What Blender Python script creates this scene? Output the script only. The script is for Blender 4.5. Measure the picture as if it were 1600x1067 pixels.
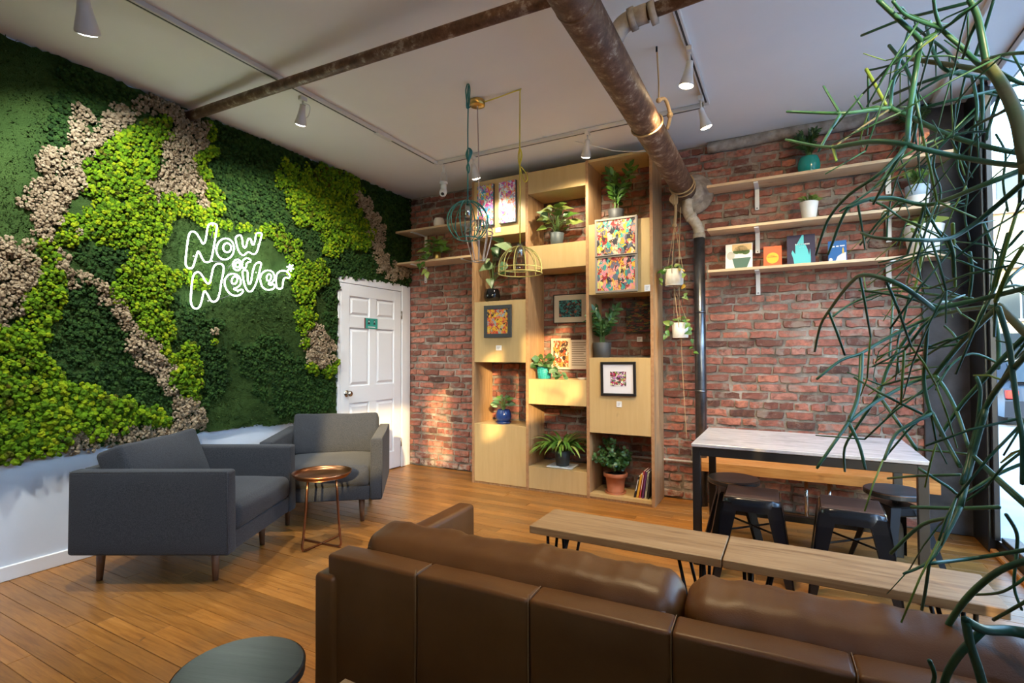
import bpy, bmesh, math, random
import numpy as np
from mathutils import Vector, Matrix, Euler, noise as mnoise

random.seed(7)
rng = np.random.default_rng(7)
for o in list(bpy.data.objects):
    bpy.data.objects.remove(o, do_unlink=True)
scene = bpy.context.scene
COL = scene.collection

# ------------------------------------------------------------------ camera
F, PITCH, YAW, ROLL = 803.06, .0236, -.4947, -.0017
CAM = np.array([3.92, 0., 1.2802])


def _basis():
    c, s = math.cos(YAW), math.sin(YAW)
    r0, f0, u0 = np.array([c, -s, 0.]), np.array([s, c, 0.]), np.array([0, 0, 1.])
    c, s = math.cos(PITCH), math.sin(PITCH)
    d, u = c * f0 + s * u0, -s * f0 + c * u0
    c, s = math.cos(ROLL), math.sin(ROLL)
    return c * r0 + s * u, -s * r0 + c * u, d


BX, BU, BD = _basis()
cd = bpy.data.cameras.new('camera')
cam = bpy.data.objects.new('camera', cd)
COL.objects.link(cam)
cam.matrix_world = Matrix(((BX[0], BU[0], -BD[0], CAM[0]), (BX[1], BU[1], -BD[1], CAM[1]),
                           (BX[2], BU[2], -BD[2], CAM[2]), (0, 0, 0, 1)))
cd.sensor_width = 36
cd.lens = F * 36 / 1600
cd.clip_start = .02
cd.clip_end = 400
scene.camera = cam


def at(px, py, **k):
    """point of the place seen at a photo pixel, on a plane x=, y= or z="""
    (ax, v), = k.items()
    i = 'xyz'.index(ax)
    r = BD + BX * ((px - 800) / F) - BU * ((py - 533.5) / F)
    return Vector(CAM + (v - CAM[i]) / r[i] * r)


def at_d(px, py, d):
    r = BD + BX * ((px - 800) / F) - BU * ((py - 533.5) / F)
    return Vector(CAM + d * r)


# ------------------------------------------------------------------ world, sun, exposure
world = bpy.data.worlds.new('daylight')
scene.world = world
world.use_nodes = True
wn, wl = world.node_tree.nodes, world.node_tree.links
sky = wn.new('ShaderNodeTexSky')
sky.sky_type = 'NISHITA'
sky.sun_disc = False
sky.sun_elevation = math.radians(17)
sky.sun_rotation = math.radians(144)
sky.air_density = 1.3
sky.dust_density = .6
sky.ozone_density = 3.
wl.new(sky.outputs[0], wn['Background'].inputs[0])
wn['Background'].inputs[1].default_value = 1.7

sd = bpy.data.lights.new('sun', 'SUN')
sd.energy = 6.5
sd.color = (1, .66, .30)
sd.angle = math.radians(.9)
sun = bpy.data.objects.new('sun', sd)
COL.objects.link(sun)
sun_dir = Vector((-.62, .87, -.285)).normalized()
sun.rotation_euler = sun_dir.to_track_quat('-Z', 'Y').to_euler()
sun.location = (12, -12, 8)

vs = scene.view_settings
vs.view_transform = 'Standard'
vs.look = 'None'
vs.gamma = 1
vs.use_curve_mapping = False
vs.exposure = .85
cy = scene.cycles
cy.use_denoising = True
cy.max_bounces = 8
cy.diffuse_bounces = 5
cy.glossy_bounces = 4
cy.transparent_max_bounces = 12
cy.sample_clamp_indirect = 4
cy.caustics_reflective = False
cy.caustics_refractive = False

# ------------------------------------------------------------------ materials


class NT:
    def __init__(s, name):
        s.m = bpy.data.materials.new(name)
        s.m.use_nodes = True
        s.n, s.l = s.m.node_tree.nodes, s.m.node_tree.links
        s.b = s.n['Principled BSDF']

    def new(s, t, **k):
        n = s.n.new(t)
        for a, v in k.items():
            setattr(n, a, v)
        return n

    def set(s, k, v):
        i = s.b.inputs[k]
        if hasattr(v, 'is_linked') or isinstance(v, bpy.types.NodeSocket):
            s.l.new(v, i)
        else:
            i.default_value = v if not isinstance(v, tuple) or len(v) == 4 else (*v, 1)

    def coord(s, kind='Object', scale=(1, 1, 1)):
        mp = s.new('ShaderNodeMapping')
        mp.inputs['Scale'].default_value = scale
        if kind == 'World':
            src = s.new('ShaderNodeNewGeometry').outputs['Position']
        else:
            src = s.new('ShaderNodeTexCoord').outputs[kind]
        s.l.new(src, mp.inputs[0])
        return mp.outputs[0]

    def noise(s, co, scale, detail=5, rough=.55, dist=0):
        t = s.new('ShaderNodeTexNoise')
        t.inputs['Scale'].default_value = scale
        t.inputs['Detail'].default_value = detail
        t.inputs['Roughness'].default_value = rough
        t.inputs['Distortion'].default_value = dist
        if co is not None:
            s.l.new(co, t.inputs['Vector'])
        return t.outputs['Fac']

    def ramp(s, fac, stops, interp='LINEAR'):
        r = s.new('ShaderNodeValToRGB')
        cr = r.color_ramp
        cr.interpolation = interp
        while len(cr.elements) < len(stops):
            cr.elements.new(.5)
        for e, (p, c) in zip(cr.elements, stops):
            e.position = p
            e.color = (*c, 1) if len(c) == 3 else c
        s.l.new(fac, r.inputs[0])
        return r.outputs[0]

    def mix(s, fac, a, b, mode='MIX'):
        m = s.new('ShaderNodeMix', data_type='RGBA', blend_type=mode)
        for sock, v in ((m.inputs[0], fac), (m.inputs[6], a), (m.inputs[7], b)):
            if isinstance(v, bpy.types.NodeSocket):
                s.l.new(v, sock)
            else:
                sock.default_value = v if isinstance(v, (int, float)) else (*v, 1)
        return m.outputs[2]

    def math(s, op, a, b=0.):
        m = s.new('ShaderNodeMath', operation=op)
        for sock, v in ((m.inputs[0], a), (m.inputs[1], b)):
            if isinstance(v, bpy.types.NodeSocket):
                s.l.new(v, sock)
            else:
                sock.default_value = v
        return m.outputs[0]

    def bump(s, h, strength=.3, dist=.01):
        b = s.new('ShaderNodeBump')
        b.inputs['Strength'].default_value = strength
        b.inputs['Distance'].default_value = dist
        s.l.new(h, b.inputs['Height'])
        s.l.new(b.outputs[0], s.b.inputs['Normal'])


def M(name, col, rough=.5, metal=0., col2=None, ns=6, stretch=(1, 1, 1), lo=.35, hi=.65, bump=0., bs=None,
      bd=.005, coord='Object', rnd=0., detail=5, emit=0., spec=None, coat=0., sss=0.):
    t = NT(name)
    co = t.coord(coord, stretch)
    c = None
    if col2 is not None:
        c = t.ramp(t.noise(co, ns, detail), [(lo, col), (hi, col2)])
    if rnd:
        r = t.new('ShaderNodeObjectInfo').outputs['Random']
        v = t.math('ADD', t.math('MULTIPLY', r, 2 * rnd), 1 - rnd)
        hs = t.new('ShaderNodeHueSaturation')
        t.l.new(v, hs.inputs['Value'])
        if c is not None:
            t.l.new(c, hs.inputs['Color'])
        else:
            hs.inputs['Color'].default_value = (*col, 1)
        c = hs.outputs[0]
    t.set('Base Color', c if c is not None else col)
    t.set('Roughness', rough)
    t.set('Metallic', metal)
    if spec is not None:
        t.set('Specular IOR Level', spec)
    if coat:
        t.set('Coat Weight', coat)
        t.set('Coat Roughness', .2)
    if emit:
        t.set('Emission Color', col)
        t.set('Emission Strength', emit)
    if bump:
        t.bump(t.noise(co, bs or ns * 3, 6), bump, bd)
    return t.m


MAT = {}


def make_materials():
    m = MAT
    m['ceiling'] = M('ceiling_paint', (.80, .775, .745), .75, col2=(.76, .74, .715), ns=1.5, bump=.08, bs=30, coord='World')
    m['blue_tinted_wall'] = M('blue_tinted_wall_paint', (.63, .68, .77), .55, col2=(.57, .62, .71), ns=2.5, bump=.12, bs=14, coord='World')  # blue daylight cast deepened in the wall colour itself
    m['white_paint'] = M('white_gloss_paint', (.72, .74, .78), .38, bump=.05, bs=25, coord='World')
    m['dark_cement'] = M('dark_cement', (.03, .033, .042), .8, col2=(.075, .075, .09), ns=6, bump=.3, bs=30, coord='World')
    m['black_frame'] = M('black_metal_frame', (.012, .014, .018), .35, metal=.3)
    m['black_metal'] = M('black_metal', (.014, .014, .016), .4, metal=.6)
    m['gloss_black'] = M('gloss_black_metal', (.012, .014, .02), .18, metal=.55, coat=.4)
    m['gunmetal'] = M('gunmetal_square_tube', (.045, .043, .042), .42, metal=.7)
    # brick (single object / joined)
    for nm, joined in (('brick', False), ('brick_joined', True)):
        t = NT(nm)
        co = t.coord('World')
        if joined:
            r = t.new('ShaderNodeNewGeometry').outputs['Random Per Island']
        else:
            r = t.new('ShaderNodeObjectInfo').outputs['Random']
        base = t.ramp(r, [(0, (.060, .026, .020)), (.10, (.16, .055, .040)), (.3, (.29, .098, .070)), (.6, (.40, .138, .098)),
                          (.82, (.46, .17, .11)), (1, (.38, .17, .135))])
        n1 = t.noise(co, 22, 7, .65)
        c = t.mix(t.ramp(n1, [(.42, (0, 0, 0)), (.68, (1, 1, 1))]), base, (.15, .062, .042))
        n2 = t.noise(co, 9, 7, .68, .6)
        c = t.mix(t.math('MULTIPLY', t.ramp(n2, [(.52, (0, 0, 0)), (.62, (1, 1, 1))]), .62), c, (.27, .225, .185))
        n3 = t.noise(co, 60, 4, .7)
        c = t.mix(t.math('MULTIPLY', t.ramp(n3, [(.6, (0, 0, 0)), (.75, (1, 1, 1))]), .35), c, (.42, .34, .28))
        # lime bloom near the floor
        sx = t.new('ShaderNodeSeparateXYZ')
        t.l.new(co, sx.inputs[0])
        low = t.ramp(sx.outputs[2], [(.04, (1, 1, 1)), (.24, (0, 0, 0))])
        bl = t.math('MULTIPLY', low, t.ramp(t.noise(co, 9, 6, .7), [(.45, (0, 0, 0)), (.6, (1, 1, 1))]))
        c = t.mix(bl, c, (.48, .42, .36))
        t.set('Base Color', c)
        t.set('Roughness', .82)
        t.bump(t.noise(co, 45, 8, .7), .55, .008)
        m[nm] = t.m
    t = NT('mortar')
    co = t.coord('World')
    c = t.ramp(t.noise(co, 7, 7, .65), [(.35, (.11, .09, .07)), (.5, (.235, .20, .165)), (.66, (.40, .35, .30))])
    t.set('Base Color', c)
    t.set('Roughness', .9)
    t.bump(t.noise(co, 60, 8, .7), .6, .008)
    m['mortar'] = t.m
    # floor boards
    for nm, joined in (('floor_board', False), ('floor_joined', True)):
        t = NT(nm)
        r = t.new('ShaderNodeNewGeometry').outputs['Random Per Island'] if joined else t.new('ShaderNodeObjectInfo').outputs['Random']
        co = t.coord('World')
        add = t.new('ShaderNodeVectorMath', operation='ADD')
        cmb = t.new('ShaderNodeCombineXYZ')
        t.l.new(t.math('MULTIPLY', r, 37.), cmb.inputs[2])
        t.l.new(co, add.inputs[0])
        t.l.new(cmb.outputs[0], add.inputs[1])
        mp = t.new('ShaderNodeMapping')
        mp.inputs['Scale'].default_value = (1.6, 22, 1)
        t.l.new(add.outputs[0], mp.inputs[0])
        g = t.noise(mp.outputs[0], 3, 6, .6, .6)
        c = t.ramp(g, [(.3, (.21, .080, .014)), (.52, (.33, .138, .028)), (.75, (.42, .19, .046))])
        hs = t.new('ShaderNodeHueSaturation')
        t.l.new(c, hs.inputs['Color'])
        t.l.new(t.math('ADD', t.math('MULTIPLY', r, .50), .68), hs.inputs['Value'])
        # grey worn traffic stains and dark specks
        w1 = t.ramp(t.noise(co, 1.3, 5, .6, .5), [(.52, (0, 0, 0)), (.70, (1, 1, 1))])
        c = t.mix(t.math('MULTIPLY', w1, .5), hs.outputs[0], (.15, .095, .045))
        w2 = t.ramp(t.noise(co, 14, 3, .5, 1.2), [(.70, (0, 0, 0)), (.76, (1, 1, 1))])
        c = t.mix(t.math('MULTIPLY', w2, .6), c, (.06, .035, .02))
        t.set('Base Color', c)
        t.set('Roughness', t.math('ADD', t.math('MULTIPLY', t.noise(co, 4, 4), .2), .24))
        t.bump(g, .10, .002)
        m[nm] = t.m
    m['floor_gap'] = M('floor_gap', (.035, .018, .008), .9)

    def wood(name, c1, c2, c3, axis='x', sc=3, rough=.5, rnd=0., ringy=1.):
        t = NT(name)
        st = {'x': (1.2, 14, 14), 'y': (14, 1.2, 14), 'z': (14, 14, 1.2)}[axis]
        co = t.coord('World', st)
        g = t.noise(co, sc, 6, .6, .8 * ringy)
        c = t.ramp(g, [(.3, c1), (.5, c2), (.72, c3)])
        k = t.noise(t.coord('World', tuple(2.2 if q < 2 else 5 for q in st)), 2.2, 2, .4, .3)
        c = t.mix(t.math('MULTIPLY', t.ramp(k, [(.70, (0, 0, 0)), (.76, (1, 1, 1))]), .5), c, tuple(q * .45 for q in c1))
        t.set('Base Color', c)
        t.set('Roughness', rough)
        t.bump(g, .06, .002)
        return t.m
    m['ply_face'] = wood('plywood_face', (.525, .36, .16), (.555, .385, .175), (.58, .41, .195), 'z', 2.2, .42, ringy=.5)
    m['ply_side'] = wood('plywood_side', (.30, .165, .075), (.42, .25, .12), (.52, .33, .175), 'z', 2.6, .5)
    m['ply_edge'] = M('plywood_edge', (.36, .185, .085), .6, col2=(.44, .25, .12), ns=30, coord='World')
    m['shelf_wood'] = wood('shelf_pine', (.54, .37, .21), (.62, .45, .28), (.66, .50, .32), 'x', 2, .5, ringy=.4)
    m['bench_wood'] = wood('bench_wood', (.18, .098, .041), (.27, .162, .073), (.35, .225, .11), 'x', 2.6, .48)
    m['butcher'] = wood('orange_block_wood', (.38, .14, .028), (.50, .21, .05), (.58, .28, .08), 'x', 3.5, .4)
    m['leg_wood'] = M('walnut_leg', (.10, .045, .022), .4, col2=(.15, .07, .035), ns=20, stretch=(3, 3, .5))
    m['dark_top'] = M('black_stained_wood', (.022, .024, .026), .32, col2=(.05, .052, .055), ns=3, stretch=(1, 9, 1), bump=.1)
    m['stool_seat_brown'] = M('dark_brown_seat', (.055, .032, .026), .4, col2=(.085, .05, .04), ns=5, stretch=(1, 8, 1))
    # upholstery
    t = NT('grey_fabric')
    co = t.coord('Object')
    w = t.new('ShaderNodeTexWave', wave_type='BANDS')
    w.inputs['Scale'].default_value = 90
    t.l.new(co, w.inputs[0])
    n = t.noise(co, 260, 3, .6)
    c = t.ramp(n, [(.35, (.018, .0195, .025)), (.65, (.044, .047, .056))])
    t.set('Base Color', c)
    t.set('Roughness', .95)
    t.set('Sheen Weight', .08)
    t.set('Specular IOR Level', .2)
    t.bump(n, .25, .003)
    m['fabric'] = t.m
    t = NT('brown_leather')
    co = t.coord('Object')
    c = t.ramp(t.noise(co, 3.5, 6, .6), [(.3, (.074, .0265, .0058)), (.55, (.112, .042, .0090)), (.75, (.148, .059, .0145))])
    t.set('Base Color', c)
    t.set('Roughness', t.math('ADD', t.math('MULTIPLY', t.noise(co, 7, 4), .25), .30))
    t.set('Specular IOR Level', .38)
    v = t.new('ShaderNodeTexVoronoi')
    v.inputs['Scale'].default_value = 320
    t.l.new(co, v.inputs['Vector'])
    t.bump(v.outputs['Distance'], .10, .002)
    m['leather'] = t.m
    m['stitch'] = M('tan_stitch', (.22, .115, .045), .7)
    m['copper'] = M('copper', (.34, .155, .075), .3, metal=1, col2=(.24, .10, .048), ns=4)
    t = NT('grey_marble')
    co = t.coord('World', (1, 3, 1))
    c = t.ramp(t.noise(co, 4, 8, .7, 1.2), [(.3, (.33, .32, .33)), (.55, (.52, .50, .50)), (.8, (.62, .60, .59))])
    t.set('Base Color', c)
    t.set('Roughness', .16)
    m['marble'] = t.m
    # pipes
    t = NT('rusty_pipe')
    co = t.coord('World')
    c = t.ramp(t.noise(co, 15, 9, .72, .05), [(.32, (.050, .022, .012)), (.48, (.115, .055, .030)), (.56, (.165, .095, .058)), (.62, (.33, .265, .21))])
    t.set('Base Color', c)
    t.set('Roughness', .55)
    t.set('Metallic', .15)
    t.bump(t.noise(co, 30, 6, .65), .35, .006)
    m['rust'] = t.m
    m['plaster_pipe'] = M('flaking_grey_paint', (.20, .17, .145), .75, col2=(.40, .36, .32), ns=14, bump=.5, bs=30, coord='World')
    m['cream_pipe'] = M('cream_paint', (.55, .50, .42), .6, col2=(.38, .32, .25), ns=22, bump=.3, coord='World')
    m['steel_pipe'] = M('dark_steel_pipe', (.10, .11, .125), .3, metal=.9, col2=(.16, .17, .19), ns=12, coord='World')
    m['track_white'] = M('track_white', (.62, .60, .57), .45)
    m['track_slot'] = M('track_slot', (.03, .03, .03), .6)
    m['lamp_white'] = M('lamp_white_metal', (.66, .63, .59), .35)
    m['chrome'] = M('chrome', (.6, .6, .6), .15, metal=1)
    m['knob'] = M('satin_nickel', (.42, .38, .34), .25, metal=1)
    m['white_bracket'] = M('white_bracket', (.72, .72, .72), .5)
    m['card'] = M('white_card', (.76, .76, .77), .7)
    m['card_print'] = M('card_print', (.35, .35, .36), .8)
    # moss
    def moss(name, stops, rough=.95, bs=90):
        t = NT(name)
        r = t.new('ShaderNodeNewGeometry').outputs['Random Per Island']
        co = t.coord('World')
        big = t.noise(co, 3.2, 4, .6)
        f = t.math('ADD', t.math('MULTIPLY', r, .55), t.math('MULTIPLY', big, .5))
        c = t.ramp(f, stops)
        t.set('Base Color', c)
        t.set('Roughness', rough)
        t.set('Specular IOR Level', .15)
        t.bump(t.noise(co, bs, 6, .75), .9, .014)
        return t.m
    m['lime'] = moss('lime_reindeer_moss', [(.2, (.10, .085, .008)), (.32, (.055, .125, .005)), (.5, (.105, .22, .006)), (.68, (.19, .30, .007)), (.85, (.29, .34, .008)), (.97, (.20, .17, .012))])
    m['tan'] = moss('tan_lichen', [(.2, (.19, .135, .082)), (.5, (.35, .265, .172)), (.9, (.49, .39, .27))], bs=120)
    m['dark_moss'] = moss('dark_cushion_moss', [(.2, (.010, .028, .007)), (.5, (.020, .055, .011)), (.9, (.042, .090, .018))])
    m['turf'] = M('flat_green_moss', (.018, .042, .009), .95, col2=(.042, .078, .018), ns=3, lo=.3, hi=.7, bump=.9, bs=170, bd=.012, coord='World', spec=.15)
    m['blade'] = moss('moss_fuzz', [(.2, (.014, .036, .008)), (.5, (.032, .066, .014)), (.9, (.065, .11, .024))])
    m['neon'] = M('neon_white', (.86, 1, .93), .3, emit=10.)
    # leaves
    def leaf(name, a, b, rough=.38, ns=9):
        t = NT(name)
        r = t.new('ShaderNodeObjectInfo').outputs['Random']
        isl = t.new('ShaderNodeNewGeometry').outputs['Random Per Island']
        f = t.math('FRACT', t.math('ADD', t.math('MULTIPLY', r, 3.), isl))
        f2 = t.math('ADD', t.math('MULTIPLY', f, .6), t.math('MULTIPLY', t.noise(t.coord('Object'), ns, 3), .4))
        t.set('Base Color', t.ramp(f2, [(.2, a), (.8, b)]))
        t.set('Roughness', rough)
        t.set('Subsurface Weight', .0)
        return t.m
    m['leaf_dark'] = leaf('leaf_dark_green', (.015, .055, .012), (.045, .12, .025))
    m['leaf_mid'] = leaf('leaf_mid_green', (.035, .11, .012), (.11, .24, .03))
    m['leaf_light'] = leaf('leaf_yellow_green', (.12, .20, .03), (.30, .36, .09))
    m['leaf_blue'] = leaf('leaf_grey_green', (.045, .12, .045), (.14, .23, .10))
    m['leaf_var'] = leaf('leaf_variegated', (.05, .13, .03), (.36, .42, .25), ns=30)
    m['leaf_yellow'] = leaf('leaf_yellowed', (.45, .25, .02), (.55, .36, .05))
    m['stem'] = M('stem_green', (.09, .16, .035), .5)
    m['stem_brown'] = M('stem_brown', (.15, .09, .04), .7)
    m['soil'] = M('soil', (.02, .013, .009), .95, bump=.6, bs=60)
    t = NT('pencil_stem')
    co = t.coord('World')
    t.set('Base Color', t.ramp(t.noise(co, 7, 4, .6), [(.3, (.014, .070, .042)), (.55, (.028, .115, .055)), (.8, (.075, .17, .04))]))
    t.set('Roughness', .42)
    m['pencil'] = t.m
    t = NT('pencil_young')
    t.set('Base Color', t.ramp(t.noise(t.coord('World'), 9, 4, .6), [(.3, (.09, .19, .02)), (.7, (.22, .30, .05))]))
    t.set('Roughness', .5)
    m['pencil_young'] = t.m
    m['pencil_bark'] = M('pencil_bark', (.15, .12, .055), .7, col2=(.085, .12, .04), ns=14, coord='World', bump=.3)
    # pots and small things
    for k, c, r in (('pot_white', (.74, .72, .68), .35), ('pot_cream', (.64, .58, .48), .5), ('pot_grey', (.05, .052, .056), .55),
                    ('pot_bluegrey', (.085, .105, .11), .5), ('pot_blue', (.012, .035, .16), .12), ('pot_black', (.008, .008, .009), .07),
                    ('pot_teal', (.012, .22, .20), .15), ('pot_turquoise', (.03, .36, .40), .4), ('terracotta', (.38, .12, .05), .7),
                    ('pot_pinkclay', (.42, .19, .13), .75), ('pot_darkgrey', (.035, .045, .045), .5), ('pot_paleblue', (.33, .42, .50), .5),
                    ('brass', (.6, .42, .14), .3), ('plastic_white', (.70, .70, .68), .4), ('rubber_black', (.012, .012, .012), .6),
                    ('teal_cord', (.015, .16, .17), .6), ('yellow_cord', (.55, .48, .05), .6), ('pink_cord', (.52, .42, .40), .6),
                    ('teal_wire', (.03, .22, .19), .4), ('yellow_wire', (.60, .52, .16), .45), ('pink_wire', (.62, .52, .48), .45),
                    ('jute', (.42, .29, .15), .9), ('frame_black', (.012, .011, .011), .35), ('frame_grey', (.20, .17, .14), .5),
                    ('frame_slate', (.045, .05, .055), .5), ('frame_silver', (.32, .28, .24), .4), ('matboard', (.70, .70, .76), .8),
                    ('mat_warm', (.66, .56, .44), .8), ('paper', (.66, .55, .44), .8), ('sign_teal', (.03, .30, .25), .5), ('sign_red', (.16, .015, .02), .5),
                    ('ink', (.02, .02, .025), .6), ('lens_black', (.004, .004, .004), .1), ('book_orange', (.70, .11, .03), .5),
                    ('book_sun', (.80, .42, .03), .5), ('book_night', (.022, .016, .045), .45), ('book_teal', (.09, .48, .52), .5),
                    ('book_blue', (.012, .10, .30), .4), ('book_pale', (.60, .58, .56), .6), ('book_green', (.03, .11, .09), .5),
                    ('book_sand', (.55, .38, .18), .6), ('book_leaf', (.06, .12, .03), .7), ('book_white', (.72, .70, .68), .6), ('book_black', (.015, .014, .016), .4),
                    ('book_yellow', (.62, .33, .04), .5), ('book_red', (.42, .05, .06), .5), ('book_purple', (.12, .03, .14), .5),
                    ('book_grey', (.42, .42, .38), .5), ('gold', (.62, .40, .08), .5), ('skin_tan', (.55, .30, .2), .6)):
        m[k] = M(k, c, r, metal=1. if k == 'brass' else 0.)
    # paintings: blots of paint
    def art(name, pal, sc=6., st=(1, 1, 1), dist=1.2, detail=2., interp='CONSTANT'):
        t = NT(name)
        co = t.coord('Generated', st)
        nz = t.new('ShaderNodeTexNoise')
        nz.inputs['Scale'].default_value = sc * .7
        nz.inputs['Detail'].default_value = 3
        t.l.new(co, nz.inputs['Vector'])
        mx = t.new('ShaderNodeVectorMath', operation='MULTIPLY_ADD')
        t.l.new(nz.outputs['Color'], mx.inputs[0])
        mx.inputs[1].default_value = (dist * .25,) * 3
        t.l.new(co, mx.inputs[2])
        f = t.noise(mx.outputs[0], sc, detail, .6, dist)
        vo = t.new('ShaderNodeTexVoronoi')
        vo.inputs['Scale'].default_value = sc * 1.05
        t.l.new(mx.outputs[0], vo.inputs['Vector'])
        sep = t.new('ShaderNodeSeparateColor')
        t.l.new(vo.outputs['Color'], sep.inputs[0])
        f = t.math('ADD', t.math('MULTIPLY', t.math('SUBTRACT', f, .5), .5), sep.outputs[0])
        k = len(pal)
        t.set('Base Color', t.ramp(f, [(i / k, c) for i, c in enumerate(pal)], interp))
        t.set('Roughness', .55)
        t.bump(f, .2, .004)
        return t.m
    m['art_bluewhite'] = art('painting_blue', [(.02, .22, .42), (.7, .72, .75), (.03, .35, .50), (.75, .10, .05), (.16, .25, .55), (.5, .03, .3), (.8, .8, .8), (.05, .45, .5), (.75, .45, .05)], 7, (1, 1, 1.6))
    m['art_lilac'] = art('painting_lilac', [(.75, .74, .78), (.22, .40, .66), (.7, .28, .35), (.8, .78, .8), (.25, .35, .6), (.75, .15, .08), (.4, .62, .68), (.8, .5, .1), (.45, .05, .35)], 7, (1, 1, 1.7))
    m['art_fire'] = art('painting_fire', [(.75, .45, .02), (.6, .05, .03), (.8, .42, .02), (.03, .02, .02), (.75, .16, .05), (.25, .38, .42), (.8, .52, .04), (.45, .03, .05)], 8)
    m['art_colour1'] = art('painting_colour', [(.03, .03, .04), (.12, .14, .2), (.75, .40, .03), (.04, .38, .33), (.8, .25, .25), (.30, .02, .02), (.8, .6, .45), (.8, .5, .04), (.05, .03, .03)], 6.5, (1.6, 1, 1))
    m['art_colour2'] = art('painting_colour_b', [(.13, .15, .22), (.04, .35, .31), (.85, .32, .32), (.03, .03, .04), (.8, .45, .05), (.35, .02, .03), (.8, .35, .2), (.75, .7, .2), (.8, .25, .35)], 6.1, (1.7, 1, 1))
    m['art_teal'] = art('painting_teal', [(.006, .01, .014), (.02, .16, .17), (.01, .03, .04), (.04, .30, .28), (.01, .015, .02), (.3, .08, .05), (.02, .2, .2)], 8)
    m['art_dark'] = art('painting_dark_bands', [(.012, .010, .01), (.16, .02, .02), (.02, .02, .02), (.22, .20, .03), (.02, .05, .04), (.25, .07, .02), (.015, .015, .015)], 6, (.7, 1, 3))
    m['art_bw'] = art('painting_black_white', [(.02, .02, .02), (.7, .7, .7), (.03, .025, .03), (.5, .02, .08), (.02, .02, .02), (.45, .16, .45), (.75, .75, .72), (.5, .55, .05), (.05, .12, .06)], 8)
    m['art_print'] = art('painting_mirror', [(.03, .015, .01), (.75, .28, .06), (.35, .05, .02), (.8, .55, .35), (.05, .03, .02), (.7, .2, .05), (.85, .75, .6)], 7)
    # glass
    t = NT('window_glass')
    t.n.remove(t.b)
    tr, gl, fr, mixs = t.new('ShaderNodeBsdfTransparent'), t.new('ShaderNodeBsdfGlossy'), t.new('ShaderNodeFresnel'), t.new('ShaderNodeMixShader')
    tr.inputs[0].default_value = (.93, .97, .98, 1)
    gl.inputs['Roughness'].default_value = .01
    fr.inputs[0].default_value = 1.45
    bf = t.new('ShaderNodeNewGeometry').outputs['Backfacing']
    t.l.new(t.math('MULTIPLY', t.math('MINIMUM', fr.outputs[0], .35), t.math('SUBTRACT', 1., bf)), mixs.inputs[0])
    t.l.new(tr.outputs[0], mixs.inputs[1])
    t.l.new(gl.outputs[0], mixs.inputs[2])
    t.l.new(mixs.outputs[0], t.n['Material Output'].inputs[0])
    m['glass'] = t.m
    m['sidewalk'] = M('sidewalk', (.34, .37, .40), .8, col2=(.42, .45, .48), ns=3, coord='World')
    m['asphalt'] = M('asphalt', (.075, .08, .085), .85, col2=(.11, .115, .12), ns=5, coord='World')
    m['far_brick'] = M('far_brick', (.36, .17, .11), .85, col2=(.30, .13, .085), ns=8, coord='World')
    m['far_cream'] = M('far_cream', (.60, .44, .28), .8, col2=(.55, .40, .25), ns=4, coord='World')
    m['far_grey'] = M('far_grey', (.42, .43, .45), .8)
    m['far_dark'] = M('far_dark_glass', (.03, .045, .055), .1)
    m['car_paint'] = M('car_black_paint', (.012, .013, .016), .15, coat=.6)
    m['tail_red'] = M('tail_light_red', (.35, .01, .012), .2)
    m['sign_white'] = M('sign_white', (.72, .72, .74), .5)


make_materials()

# ------------------------------------------------------------------ mesh helpers


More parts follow.
